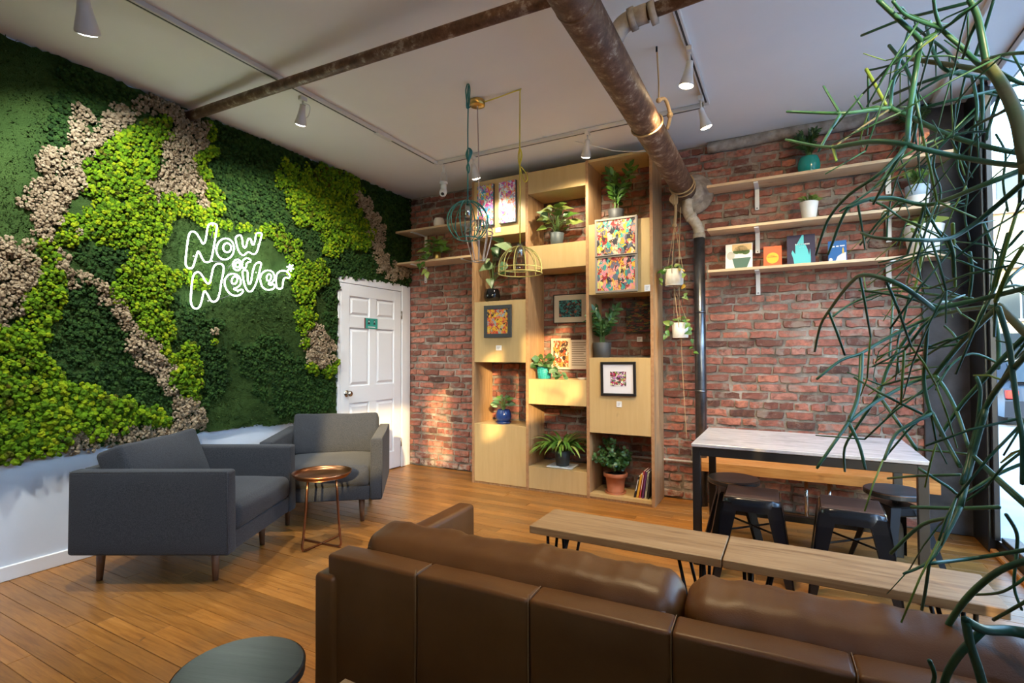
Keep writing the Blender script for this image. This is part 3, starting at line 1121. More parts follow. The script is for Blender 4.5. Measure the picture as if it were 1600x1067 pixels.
def build_sun_blocker():  # truck shape added out of view to keep sun off the main window
    z = -.27
    t = thing('sun_blocker_truck', 'unseen truck shape added outside to block the sun', 'truck', (8.0, -.6, z))
    MB().cbox(7.0, 9.1, -1.3, .95, z + .75, z + 4.25, .03).build('cargo_box', 'far_grey', t)
    MB().prism([(.98, z + .5), (2.6, z + .5), (2.65, z + 1.3), (2.2, z + 1.5), (1.75, z + 2.4), (.98, z + 2.45)], 7.1, 9.0, 'yz').build('cab', 'sign_white', t)
    for x in (7.2, 8.9):
        for y in (-.7, 1.9):
            MB().lathe([(0, -.12), (.3, -.12), (.45, -.09), (.45, .09), (.3, .12), (0, .12)], (x, y, z + .45), 18, axis=(1, 0, 0)).build('wheel', 'rubber_black', t)


build_shell()
build_brick_wall()
build_sun_blocker()
build_window()
build_door()
build_outside()


# ================================================================== moss wall
def inside(px, py, poly):
    r = np.zeros(len(px), bool)
    n = len(poly)
    for i in range(n):
        x0, y0 = poly[i]
        x1, y1 = poly[i - 1]
        c = ((y0 > py) != (y1 > py))
        with np.errstate(divide='ignore', invalid='ignore'):
            r ^= c & (px < (x1 - x0) * (py - y0) / (y1 - y0) + x0)
    return r


TAN = [
    [(105, 165), (140, 165), (140, 190), (125, 195), (135, 215), (150, 200), (165, 185), (175, 160), (195, 158), (205, 170), (215, 155), (235, 150),
     (262, 155), (280, 180), (325, 190), (325, 235), (300, 240), (298, 265), (320, 280), (328, 330), (305, 318), (285, 305), (262, 303), (240, 312),
     (228, 305), (228, 280), (250, 255), (255, 220), (268, 200), (260, 180), (240, 172), (220, 180), (200, 190), (180, 205), (160, 222), (158, 240),
     (135, 245), (130, 290), (112, 300), (105, 330), (85, 350), (85, 375), (55, 378), (55, 330), (35, 318), (45, 290), (58, 280), (58, 240), (80, 228),
     (98, 236), (110, 230), (105, 215), (108, 195)],
    [(-60, 370), (0, 375), (45, 380), (58, 405), (58, 440), (40, 460), (35, 495), (15, 495), (0, 505), (-60, 520)],
    [(85, 388), (108, 390), (112, 415), (135, 425), (165, 448), (192, 470), (195, 490), (220, 515), (248, 535), (250, 555), (262, 570), (272, 580),
     (270, 600), (300, 622), (318, 650), (315, 680), (300, 688), (280, 672), (268, 640), (265, 615), (245, 600), (228, 585), (210, 560), (200, 540),
     (200, 525), (185, 505), (172, 485), (155, 470), (145, 445), (120, 440), (100, 445), (95, 430), (88, 410)],
    [(100, 690), (115, 665), (140, 665), (145, 685), (180, 672), (205, 665), (240, 668), (270, 660), (300, 640), (315, 650), (315, 680), (290, 688),
     (240, 685), (200, 692), (170, 700), (140, 706), (105, 709)],
    [(553, 298), (565, 302), (575, 318), (587, 333), (599, 353), (598, 385), (603, 403), (612, 416), (640, 418), (640, 433), (610, 434), (593, 422),
     (583, 397), (578, 357), (567, 337), (556, 320)],
    [(478, 520), (485, 510), (500, 506), (507, 515), (514, 520), (517, 545), (520, 565), (505, 574), (490, 572), (480, 562), (473, 540)],
    [(326, 512), (334, 514), (335, 526), (328, 527)], [(118, 362), (140, 362), (142, 376), (122, 377)]]
LIME = [
    [(205, 182), (270, 185), (332, 200), (334, 240), (320, 244), (322, 272), (342, 300), (342, 332), (300, 342), (275, 336), (258, 345), (262, 368),
     (247, 385), (258, 405), (252, 420), (275, 432), (258, 445), (260, 470), (268, 500), (264, 530), (275, 545), (300, 530), (312, 545), (314, 600),
     (312, 628), (295, 625), (265, 590), (248, 560), (246, 538), (218, 515), (192, 488), (186, 470), (172, 448), (185, 440), (192, 410), (203, 396), (182, 388), (150, 372),
     (122, 362), (100, 390), (92, 425), (98, 448), (92, 470), (90, 505), (70, 518), (62, 535), (62, 562), (82, 582), (112, 600), (150, 612), (180, 628),
     (230, 640), (270, 650), (288, 656), (270, 664), (205, 668), (180, 676), (145, 688), (140, 668), (115, 668), (100, 690), (95, 708), (0, 720),
     (-300, 760), (-300, 560), (0, 512), (38, 495), (45, 460), (62, 440), (60, 400), (85, 372), (105, 335), (130, 310), (133, 268), (155, 243), (160, 222), (205, 190)],
    [(435, 243), (455, 252), (470, 268), (505, 256), (555, 276), (568, 292), (560, 320), (577, 345), (582, 380), (562, 392), (535, 392), (520, 402),
     (503, 397), (505, 375), (500, 360), (480, 357), (460, 352), (452, 335), (447, 310), (438, 295), (424, 278), (428, 260), (448, 280), (446, 262)],
    [(300, 330), (340, 343), (380, 350), (412, 356), (425, 348), (442, 358), (457, 375), (472, 400), (468, 416), (455, 398), (440, 386), (420, 372), (405, 366), (350, 361), (310, 352)],
    [(452, 402), (482, 405), (507, 403), (510, 440), (492, 450), (487, 490), (494, 518), (476, 530), (475, 555), (490, 572), (512, 574), (522, 568),
     (527, 556), (527, 582), (505, 592), (490, 582), (478, 566), (470, 540), (468, 510), (458, 480), (452, 450), (456, 440), (450, 425)],
    [(258, 420), (290, 430), (318, 436), (320, 447), (300, 446), (268, 441)], [(332, 524), (340, 525), (340, 537), (333, 537)]]
DARK = [
    [(95, 80), (215, 130), (205, 165), (165, 190), (140, 200), (140, 165), (105, 165), (105, 235), (82, 238), (76, 170)],
    [(105, 400), (150, 445), (200, 520), (210, 560), (265, 615), (272, 642), (230, 642), (180, 632), (150, 614), (110, 602), (80, 578), (62, 540), (85, 500), (90, 450)],
    [(110, 375), (182, 388), (204, 398), (186, 442), (168, 450), (135, 425), (112, 415)],
    [(328, 180), (420, 225), (560, 270), (580, 300), (600, 405), (562, 438), (526, 440), (527, 560), (505, 500), (507, 402), (455, 375), (420, 350), (345, 335), (343, 300), (322, 280)],
    [(556, 270), (645, 295), (645, 452), (600, 445), (520, 430), (560, 395), (600, 420), (610, 418), (599, 385), (599, 355), (577, 320)],
    [(262, 450), (282, 470), (322, 490), (348, 500), (342, 560), (316, 562), (300, 528), (265, 545)],
    [(316, 560), (345, 540), (360, 600), (330, 640), (318, 650)], [(372, 540), (430, 525), (470, 560), (520, 600), (520, 640), (440, 650), (400, 620), (380, 580)],
    [(-300, 540), (0, 500), (10, 440), (0, 425), (-300, 430)]]
MOSS = [(.25, .70), (1.19, .69), (1.45, .692), (1.75, .70), (2.05, .705), (2.343, .70), (2.7, .688), (3.1, .662), (3.60, .645), (3.62, 1.2), (3.615, 1.99), (3.62, 2.045),
        (3.9, 2.052), (4.3, 2.06), (4.55, 2.055), (4.66, 2.03), (4.712, 2.02), (4.712, 3.092), (.25, 3.092)]


def proj_np(P):
    d = P - CAM
    w = d @ BD
    return 800 + F * (d @ BX) / w, 533.5 - F * (d @ BU) / w


def build_moss():
    mw = thing('moss_wall', 'living wall of green and tan preserved moss behind the neon sign', 'moss wall', (0, 2.4, .65))
    g = np.random.default_rng(5)
    # turf sheet
    st = .024
    ys, zs = np.arange(.25, 4.712 + st, st), np.arange(.62, 3.092 + st, st)
    ny, nz = len(ys), len(zs)
    Yg, Zg = np.meshgrid(np.minimum(ys, 4.712), np.minimum(zs, 3.095), indexing='ij')
    Yj, Zj = Yg + g.uniform(-.008, .008, Yg.shape), Zg + g.uniform(-.008, .008, Yg.shape)
    Yj = np.minimum(Yj, 4.712)
    Zj = np.minimum(Zj, 3.097)
    X = .016 + g.uniform(0, .014, Yg.shape) + .008 * np.sin(Yg * 5) * np.cos(Zg * 6)
    V = np.stack([X, Yj, Zj], -1).reshape(-1, 3)
    ci, cj = np.meshgrid(np.arange(ny - 1), np.arange(nz - 1), indexing='ij')
    cyy, czz = (ys[ci] + st / 2).ravel(), (zs[cj] + st / 2).ravel()
    keep = inside(cyy, czz, MOSS)
    a = (ci * nz + cj).ravel()[keep]
    Fq = np.stack([a, a + nz, a + nz + 1, a + 1], 1)
    # close to the wall at the rim: rim skirt is hidden by the clumps
    o = put_mesh('flat_moss', V, Fq, 'turf', mw, True)

    bm = bmesh.new()
    bmesh.ops.create_icosphere(bm, subdivisions=2, radius=1)
    ico = np.array([p.co[:] for p in bm.verts])
    icf = np.array([[q.index for q in p.verts] for p in bm.faces])
    bm.free()
    var = []
    for k in range(8):
        f = 1 + .28 * np.array([mnoise.noise(Vector(p) * 2.3 + Vector((k * 7., 0, 0))) for p in ico]) + g.uniform(-.30, .30, len(ico))
        var.append(ico * f[:, None])
    var = np.array(var)

    def puffs(C, R):
        n = len(C)
        k = g.integers(0, 8, n)
        ang = g.uniform(0, 6.28, n)
        P = var[k] * R[:, None, None]
        c, s = np.cos(ang)[:, None], np.sin(ang)[:, None]
        y, z = P[:, :, 1] * c - P[:, :, 2] * s, P[:, :, 1] * s + P[:, :, 2] * c
        P = np.stack([P[:, :, 0] * .85, y, z], -1) + C[:, None, :]
        P[:, :, 0] = np.maximum(P[:, :, 0], .002)
        P[:, :, 1] = np.minimum(P[:, :, 1], 4.712)
        P[:, :, 2] = np.minimum(P[:, :, 2], 3.097)
        Fa = (icf[None] + (np.arange(n) * len(ico))[:, None, None]).reshape(-1, 3)
        return P.reshape(-1, 3), Fa

    def cells(pitch, jit=.42):
        yy, zz = np.meshgrid(np.arange(.27, 4.70, pitch), np.arange(.66, 3.09, pitch), indexing='ij')
        yy = yy.ravel() + g.uniform(-jit, jit, yy.size) * pitch
        zz = zz.ravel() + g.uniform(-jit, jit, zz.size) * pitch
        m = inside(yy, zz, MOSS)
        yy, zz = yy[m], zz[m]
        px, py = proj_np(np.stack([np.full_like(yy, .03), yy, zz], 1))
        return yy, zz, px, py

    def classify(px, py, wob=2.5):
        wx, wy = g.normal(0, wob, len(px)), g.normal(0, wob, len(px))
        px, py = px + wx, py + wy
        c = np.zeros(len(px), int)
        for polys, k in ((DARK, 1), (LIME, 2), (TAN, 3)):
            for p in polys:
                c[inside(px, py, p)] = k
        return c

    def clump_set(kind, pitch, Rc, nsub, rs, lift, part, mat):
        yy, zz, px, py = cells(pitch)
        c = classify(px, py)
        m = c == kind
        yy, zz = yy[m], zz[m]
        if kind == 1:
            big = np.array([mnoise.noise(Vector((a * 2.3, b * 2.3, 4))) for a, b in zip(yy, zz)])
        C, R = [], []
        for a, b in zip(yy, zz):
            rc = g.uniform(*Rc) * (1.35 if b < 1.15 and a < 2.2 and kind == 2 else 1.)
            x0 = .016 + g.uniform(0, lift)
            for i in range(nsub):
                th = i * 2.39996 + g.uniform(-.3, .3)
                u = (i + .5) / nsub
                rr = rc * math.sqrt(1 - (1 - u) ** 2 * .98)
                C.append((x0 + rc * (1 - u) * 1.05, a + rr * math.cos(th), b + rr * math.sin(th)))
                R.append(rc * g.uniform(*rs))
        V, Fa = puffs(np.array(C), np.array(R))
        o = put_mesh(part, V, Fa, mat, mw, False)
        print(part, len(Fa))
        o['kind'] = 'stuff'
        return len(R)
    n2 = clump_set(2, .050, (.026, .044), 14, (.22, .38), .028, 'lime_moss', 'lime')
    n3 = clump_set(3, .042, (.022, .038), 14, (.20, .36), .034, 'tan_lichen', 'tan')
    n1 = clump_set(1, .046, (.018, .030), 7, (.34, .55), .006, 'dark_moss', 'dark_moss')
    # fuzz on the flat moss
    yy, zz, px, py = cells(.0135, .5)
    c = classify(px, py)
    m = c == 0
    yy, zz = yy[m], zz[m]
    n = len(yy)
    base = np.stack([np.full(n, .018), yy, zz], 1)
    d = np.stack([g.uniform(.010, .026, n), g.normal(0, .009, n), g.normal(-.002, .009, n)], 1)
    w = g.normal(0, .0035, (n, 3))
    w[:, 0] = 0
    V = np.stack([base - w, base + w, base + d], 1).reshape(-1, 3)
    V[:, 2] = np.minimum(V[:, 2], 3.097)
    V[:, 1] = np.minimum(V[:, 1], 4.712)
    o = put_mesh('moss_fuzz', V, np.arange(3 * n).reshape(-1, 3), 'blade', mw)
    o['kind'] = 'stuff'


def build_neon():
    Z = 6.277

    def P(q, x=.085):
        return at(260 + q[0] / Z, 330 + q[1] / Z, x=x)

    def ell(cx, cy, rx, ry, rot=0., n=22):
        r = []
        for i in range(n):
            t = 2 * math.pi * i / n
            a, b = rx * math.cos(t), ry * math.sin(t)
            r.append((cx + a * math.cos(rot) - b * math.sin(rot), cy + a * math.sin(rot) + b * math.cos(rot)))
        return r
    s = thing('neon_sign', 'white neon sign reading Now or Never on the moss wall', 'neon sign', tuple(P((650, 900), .03)))
    L = [
        ('N', [[(200, 545), (188, 500), (196, 400), (208, 300), (225, 222), (257, 198), (295, 218), (330, 272), (352, 312), (368, 316), (382, 290), (395, 220), (407, 150), (432, 122),
                (470, 120), (494, 142), (488, 210), (470, 320), (450, 430), (430, 488), (400, 500), (370, 492), (345, 450), (322, 402), (306, 400), (290, 450), (270, 520), (252, 556), (226, 560)]]),
        ('o', [ell(577, 370, 86, 104, .15), ell(596, 358, 40, 44)]),
        ('w', [[(700, 240), (728, 236), (742, 270), (750, 330), (765, 358), (783, 342), (795, 290), (812, 266), (830, 282), (840, 320), (855, 328), (868, 290), (880, 228), (903, 212), (934, 220),
                (925, 270), (905, 340), (890, 390), (868, 418), (840, 418), (812, 402), (790, 406), (765, 428), (735, 424), (708, 388), (690, 330), (680, 280), (684, 252)]]),
        ('o', [ell(695, 527, 42, 53), ell(698, 525, 22, 25)]),
        ('r', [[(746, 553), (745, 505), (757, 476), (790, 460), (824, 475), (822, 498), (800, 500), (786, 516), (780, 548), (765, 560)]]),
        ('N', [[(258, 938), (240, 885), (245, 760), (258, 655), (282, 606), (318, 598), (350, 630), (385, 690), (410, 710), (430, 690), (445, 620), (462, 552), (490, 520), (530, 515), (560, 540),
                (558, 600), (540, 690), (522, 800), (503, 862), (470, 888), (435, 875), (405, 820), (380, 786), (364, 802), (346, 880), (324, 938), (290, 955)]]),
        ('e', [[(570, 690), (595, 637), (645, 612), (700, 630), (730, 680), (720, 725), (685, 752), (662, 762), (700, 778), (740, 768), (750, 790), (720, 820), (670, 828), (620, 805), (582, 752)],
               ell(668, 676, 26, 38, .3)]),
        ('v', [[(748, 592), (770, 580), (790, 584), (797, 620), (800, 690), (812, 714), (830, 690), (845, 600), (868, 528), (900, 502), (928, 512), (918, 570), (895, 660), (865, 740), (835, 783), (802, 783), (775, 745), (755, 670)]]),
        ('e', [[(920, 655), (948, 598), (1000, 580), (1045, 600), (1060, 650), (1040, 695), (1002, 708), (1018, 724), (1052, 716), (1060, 745), (1030, 768), (980, 768), (938, 735)], ell(1005, 650, 22, 34, .2)]),
        ('r', [[(1082, 745), (1076, 660), (1088, 610), (1130, 584), (1180, 592), (1210, 630), (1200, 655), (1170, 650), (1150, 668), (1142, 712), (1134, 752), (1108, 760)]]),
    ]
    for ch, loops in L:
        mb = MB()
        for lp in loops:
            mb.tube(smooth_path([P(q) for q in lp], 4, True), .0050, 8, closed=True)
        mb.build('letter_tube', 'neon', s, label='glowing white outline letter ' + ch)
    mb = MB()
    for k in range(3):
        a = math.pi * k / 3 + .3
        mb.tube([P((1215 + 34 * math.cos(a), 555 + 38 * math.sin(a))), P((1215 - 34 * math.cos(a), 555 - 38 * math.sin(a)))], .0050, 8)
    mb.build('star_tube', 'neon', s, label='glowing white asterisk')
    # stand-offs and leads
    for q in ((265, 440), (455, 140), (450, 490), (600, 465), (700, 240), (900, 330), (290, 610), (545, 690), (410, 880), (700, 790), (880, 600), (1060, 650), (1180, 600)):
        MB().cyl(P(q, .02), P(q, .082), .005, seg=8).build('standoff', 'plastic_white', s)
    for pts in (((470, 130), (455, 200), (440, 270)), ((600, 560), (690, 470), (760, 440)), ((660, 255), (700, 240), (690, 230)), ((430, 490), (520, 490), (640, 450)),
                ((380, 880), (500, 870), (620, 825)), ((620, 590), (600, 640), (640, 720), (700, 790)), ((1085, 640), (1150, 620), (1200, 640))):
        MB().tube(smooth_path([P(q, .06) for q in pts], 5), .0035, 6).build('lead_wire', 'rubber_black', s)


build_moss()
build_neon()


# ================================================================== furniture
def armchair(label, corner, u, name='armchair'):
    """corner = rear near corner, u = facing direction"""
    D, Wd = .875, .86
    rz = math.atan2(u[1], u[0])
    c, s = math.cos(rz), math.sin(rz)
    cx, cyy = corner[0] + c * D / 2 - s * Wd / 2, corner[1] + s * D / 2 + c * Wd / 2
    t = thing(name, label, 'armchair', (cx, cyy, 0), rz, 'grey fabric armchairs')
    th, za, zb = .088, .195, .648
    for sg in (-1, 1):
        mb = MB().rbox(D, th, zb - za, .018, (0, sg * (Wd / 2 - th / 2), (za + zb) / 2), (8, 2, 6), bulge=(0, .004, 0))
        for i, v in enumerate(mb.v):      # arm front leans a touch
            if v.x > 0:
                v.x += (v.z - za) * -.02
        o = mb.build('arm', 'fabric', t, world=False)
        y = sg * (Wd / 2 - .004)
        MB().tube([(-D / 2 + .01, y, zb - .006), (D / 2 - .016, y, zb - .006), (D / 2 - .006, y, za + .02)], .0035, 6).build('piping', 'fabric', o, world=False)
    MB().rbox(.10, Wd - 2 * th - .004, zb - za - .004, .018, (-D / 2 + .05, 0, (za + zb) / 2), (2, 8, 5)).build('back', 'fabric', t, world=False)
    MB().rbox(D - .115, Wd - 2 * th - .004, .105, .012, (.045, 0, za + .055), (6, 6, 2)).build('seat_base', 'fabric', t, world=False)
    MB().rbox(D - .155, Wd - 2 * th - .008, .155, .045, (.078, 0, .372), (8, 8, 2), bulge=(.012, 0, .022), wr=.006, wsc=5, seed=2).build('seat_cushion', 'fabric', t, world=False)
    mb = MB().rbox(.15, Wd - 2 * th + .01, .345, .024, (0, 0, .1725), (2, 9, 6), bulge=(.038, .003, .002), wr=.007, wsc=5, seed=4)
    mb.rot('Y', -.36).move((-.175, 0, .425))
    mb.build('back_cushion', 'fabric', t, world=False)
    for sx in (-1, 1):
        for sy in (-1, 1):
            x, y = (D / 2 - .165) if sx > 0 else (-D / 2 + .06), sy * (Wd / 2 - .165)
            MB().cyl((x + sx * .004, y + sy * .006, 0), (x, y, za + .003), .015, .026, 14).build('leg', 'leg_wood', t, world=False)
    return t


def copper_table():
    c = Vector((1.135, 2.462, 0))
    t = thing('tray_table', 'round copper tray side table in front of the armchairs', 'side table', c)
    zt = .468
    MB().lathe([(0, zt - .012), (.168, zt - .012), (.186, zt + .004), (.192, zt + .020), (.188, zt + .021), (.181, zt + .006), (.165, zt - .006), (0, zt - .006)], (0, 0, 0), 40).build('tray', 'copper', t, world=False)
    for k, ang in enumerate((.06, .06 + math.pi / 2)):
        d = Vector((math.cos(ang), math.sin(ang), 0))
        p = [d * -.125 + Vector((0, 0, zt - .01)), d * -.155 + Vector((0, 0, .12)), d * -.168 + Vector((0, 0, .045)), d * -.16 + Vector((0, 0, .018)), d * -.13 + Vector((0, 0, .008)),
             d * .13 + Vector((0, 0, .008)), d * .16 + Vector((0, 0, .018)), d * .168 + Vector((0, 0, .045)), d * .155 + Vector((0, 0, .12)), d * .125 + Vector((0, 0, zt - .01))]
        MB().tube(smooth_path(p, 4), .0075, 8).build('leg_loop', 'copper', t, world=False)


def sofa():
    rz = .040
    t = thing('leather_sofa', 'brown leather sofa seen from behind', 'sofa', (2.732, 1.070, 0), rz)
    Wd, zt = 1.93, .70
    n = 6
    w = Wd / n
    xs = [0, .315, .64, .965, 1.29, 1.61, Wd]
    for i in range(6):
        mb = MB().rbox(xs[i + 1] - xs[i] - .0006, .085, zt - .13, .010, ((xs[i] + xs[i + 1]) / 2, .0425, (zt + .13) / 2), (5, 2, 7), bulge=(0, .005, .003), wr=.002, wsc=6, seed=i)
        mb.build('back_panel', 'leather', t, world=False)
    for x in xs[1:-1]:
        MB().tube(smooth_path([(x, -.0015, .15), (x, -.002, .4), (x, -.001, zt - .012), (x, .006, zt - .001), (x, .02, zt + .002), (x, .075, zt + .002)], 3), .0011, 5).build('seam', 'stitch', t, world=False)
    for sg, x in ((-1, -.038), (1, Wd - .04)):
        MB().rbox(.078, .80, .52, .016, (x + .039, .385, .385), (2, 9, 6), bulge=(.005, 0, .003), wr=.002, wsc=5, seed=8).build('arm', 'leather', t, world=False)
    MB().rbox(Wd - .09, .66, .17, .015, (Wd / 2, .41, .215), (8, 5, 2)).build('seat_base', 'leather', t, world=False)
    for k in range(2):
        x = .05 + (Wd - .1) * (k + .5) / 2
        MB().rbox((Wd - .11) / 2, .56, .16, .05, (x, .47, .375), (9, 6, 2), bulge=(0, .01, .025), wr=.008, wsc=5, seed=k).build('seat_cushion', 'leather', t, world=False)
    for k, (a, b) in enumerate(((.04, .968), (.975, 1.885))):
        mb = MB().rbox(b - a, .165, .40, .055, (0, 0, 0), (48, 4, 10), bulge=(.006, .018, .004), wr=.0, seed=k)
        for v in mb.v:      # soft creases fanning from the top edge
            cr = .9 * mnoise.noise(Vector((v.x * 26 + v.z * 16, v.y * 6, v.z * 5 + 3 * k))) + .6 * mnoise.noise(Vector((v.x * 9, v.y * 5, v.z * 9 + 3 * k)))
            amt = max(0., v.z / .2)
            v.z += .006 * cr * amt + .004 * mnoise.noise(Vector((v.x * 3.1, 5 * k, 0)))
            v.y += .008 * cr * amt
        mb.rot('X', .16).move(((a + b) / 2, .195, .545))
        o = mb.build('back_cushion', 'leather', t, world=False)
        e = MB().tube([(x, -.0755 + .001 * math.sin(x * 40), .160 + .004 * math.sin(x * 9 + k)) for x in np.linspace(-(b - a) / 2 + .03, (b - a) / 2 - .03, 30)], .0045, 6)
        e.rot('X', .16).move(((a + b) / 2, .195, .548))
        e.build('welt', 'leather', o, world=False)
        xm = a + .62 * (b - a) if k else a + .9 * (b - a)
    for x in (.08, Wd - .08):
        for y in (.06, .66):
            MB().cyl((x, y, 0), (x, y, .135), .016, .026, 12).build('leg', 'leg_wood', t, world=False)


def bench(x0, x1, label):
    y0, y1, z = 2.243, 2.548, .45
    t = thing('wooden_bench', label, 'bench', ((x0 + x1) / 2, (y0 + y1) / 2, 0), 0, 'low wooden benches on hairpin legs')
    MB().cbox(x0, x1, y0, y1, z - .036, z, .003).build('bench_top', 'bench_wood', t)
    for ex, sx in ((x0 + .075, 1), (x1 - .075, -1)):
        for ey, sy in ((y0 + .05, 1), (y1 - .05, -1)):
            mb = MB()
            foot = Vector((ex + sx * .015, ey + sy * -.012, .008))
            tops = [Vector((ex, ey, z - .036)), Vector((ex + sx * .105, ey + sy * .01, z - .036)), Vector((ex + sx * .02, ey + sy * .075, z - .036))]
            for q in tops:
                mb.tube([q, foot], .0075, 7)
            mb.ico(foot, .0085, 1)
            mb.cbox(min(q.x for q in tops) - .012, max(q.x for q in tops) + .012, min(q.y for q in tops) - .012, max(q.y for q in tops) + .012, z - .039, z - .0365, .001)
            mb.build('hairpin_leg', 'black_metal', t)


def bar_table():
    x0, x1, y0, y1, zt = 3.385, 4.54, 3.29, 4.06, .732
    t = thing('marble_table', 'grey marble topped table on a dark steel frame by the brick wall', 'table', ((x0 + x1) / 2, (y0 + y1) / 2, 0))
    mb = MB().cbox(x0, x1, y0, y1, zt - .020, zt, .003)
    mb.build('marble_top', 'marble', t)
    b = .046
    i = .006
    for x in (x0 + i, x1 - i - b):
        for y in (y0 + i, y1 - i - b):
            MB().cbox(x, x + b, y, y + b, 0, zt - .022, .002).build('leg', 'gunmetal', t)
    for y in (y0 + i, y1 - i - b):
        MB().cbox(x0 + i + b, x1 - i - b, y, y + b, zt - .022 - .05, zt - .022, .002).build('apron', 'gunmetal', t)
    for x in (x0 + i, x1 - i - b):
        MB().cbox(x, x + b, y0 + i + b, y1 - i - b, zt - .072, zt - .022, .002).build('apron', 'gunmetal', t)
    MB().cbox(x0 + i + b, x1 - i - b, y1 - i - b, y1 - i, .13, .17, .002).build('foot_rail', 'gunmetal', t)


def metal_stool(x, y, rz, label):
    t = thing('metal_stool', label, 'stool', (x, y, 0), rz, 'square black metal stools')
    zt, a = .452, .142
    MB().rbox(2 * a, 2 * a, .016, .006, (0, 0, zt - .006), (6, 6, 1)).build('seat', 'stool_seat_brown', t, world=False)
    mb = MB()
    ring = []
    for k in range(32):
        an = 2 * math.pi * k / 32
        c, s = math.cos(an), math.sin(an)
        d = (abs(c) ** 8 + abs(s) ** 8) ** (-1 / 8)
        ring.append((c * d, s * d))
    v, f = [], []
    lv = [(a + .004, zt - .004), (a + .010, zt - .012), (a + .016, zt - .05), (a + .02, zt - .075)]
    for r, z in lv:
        v += [(p * r, q * r, z) for p, q in ring]
    for i in range(3):
        for k in range(32):
            l = (k + 1) % 32
            f.append((i * 32 + k, (i + 1) * 32 + k, (i + 1) * 32 + l, i * 32 + l))
    mb.add(v, f, True)
    mb.build('skirt', 'gloss_black', t, world=False)
    for sx in (-1, 1):
        for sy in (-1, 1):
            m = MB()
            top, bot = a + .012, a + .066
            wt, wb = .085, .042
            for ax in (0, 1):
                P = []
                for (e, wd, z) in ((top, wt, zt - .03), (top + .012, wt * .95, zt - .10), (bot, wb, .0)):
                    for o in (0, .010):
                        for q in (0, wd):
                            p = [e - o, e - q]
                            if ax:
                                p = p[::-1]
                            P.append((sx * p[0], sy * p[1], z))
                F_ = []
                for i in range(2):
                    b = i * 4
                    F_ += [(b, b + 1, b + 5, b + 4), (b + 2, b + 6, b + 7, b + 3), (b, b + 4, b + 6, b + 2), (b + 1, b + 3, b + 7, b + 5)]
                F_ += [(0, 2, 3, 1), (8, 9, 11, 10)]
                m.add(P, F_)
            m.build('leg', 'gloss_black', t, world=False)
    zb = .255
    e = a + .03
    MB().tube([(-e, -e, zb), (e, e, zb)], .006, 7).build('cross_brace', 'black_metal', t, world=False)
    MB().tube([(-e, e, zb + .004), (e, -e, zb + .004)], .006, 7).build('cross_brace', 'black_metal', t, world=False)


def round_stool(x, y, rz, label, r=.16, zt=.455):
    t = thing('round_stool', label, 'stool', (x, y, 0), rz, 'round seated black stools')
    MB().lathe([(0, zt - .034), (r - .006, zt - .034), (r, zt - .028), (r, zt - .006), (r - .005, zt), (0, zt)], (0, 0, 0), 40, smooth=False).build('seat', 'dark_top', t, world=False)
    MB().lathe([(r + .0005, zt - .0035), (r + .0015, zt - .006), (r + .0005, zt - .0085)], (0, 0, 0), 40).build('worn_edge', 'leg_wood', t, world=False)
    MB().lathe([(.05, zt - .036), (.05, zt - .040), (.014, zt - .046), (.014, .25), (.0, .25)], (0, 0, 0), 14).build('screw_post', 'black_metal', t, world=False)
    m = MB().cbox(-.095, .095, -.095, .095, .315, .375, .01)
    m.build('collar', 'black_metal', t, world=False)
    for sx in (-1, 1):
        for sy in (-1, 1):
            P = []
            for e, w, z in ((.095, .06, .37), (.175, .034, 0)):
                P += [(sx * e, sy * (e - w), z), (sx * e, sy * e, z), (sx * (e - w), sy * e, z), (sx * (e - .012), sy * (e - .012), z)]
            MB().add(P, [(0, 1, 5, 4), (1, 2, 6, 5), (2, 3, 7, 6), (3, 0, 4, 7), (0, 3, 2, 1), (4, 5, 6, 7)]).build('leg', 'black_metal', t, world=False)


def wall_bench():
    t = thing('wall_bench', 'thick orange wood block bench against the brick wall under the table', 'bench', (4.0, 4.5, 0))
    x0, x1, y0, y1, zt, th = 3.235, 4.80, 4.40, 4.695, .405, .075
    n = 7
    w = (y1 - y0) / n
    for i in range(n):
        MB().cbox(x0, x1, y0 + i * w, y0 + (i + 1) * w - .0008, zt - th, zt + (.0006 if i % 2 else 0), .0015).build('slat', 'butcher', t)
    for x in (3.45, 4.02, 4.17, 4.6):
        mb = MB().cyl((x, 4.52, .012), (x, 4.52, zt - th), .014, seg=10)
        mb.lathe([(0, 0), (.04, 0), (.04, .008), (.018, .02), (.014, .03)], (x, 4.52, 0), 14)
        mb.build('pipe_leg', 'chrome' if x < 4.5 else 'steel_pipe', t)


def side_table_near():
    t = thing('small_table', 'corner of a small wooden table behind the sofa', 'side table', (3.37, .52, 0))
    MB().cbox(3.088, 3.60, .28, .80, .575, .60, .004).build('table_top', 'bench_wood', t)
    for x in (3.13, 3.56):
        for y in (.32, .76):
            MB().cbox(x - .016, x + .016, y - .016, y + .016, 0, .575, .002).build('leg', 'black_metal', t)


armchair('grey armchair nearest the left edge, its side turned to the viewer', (.487, 1.314), (.882, .471))
_f = Vector((.62, -.785)).normalized()
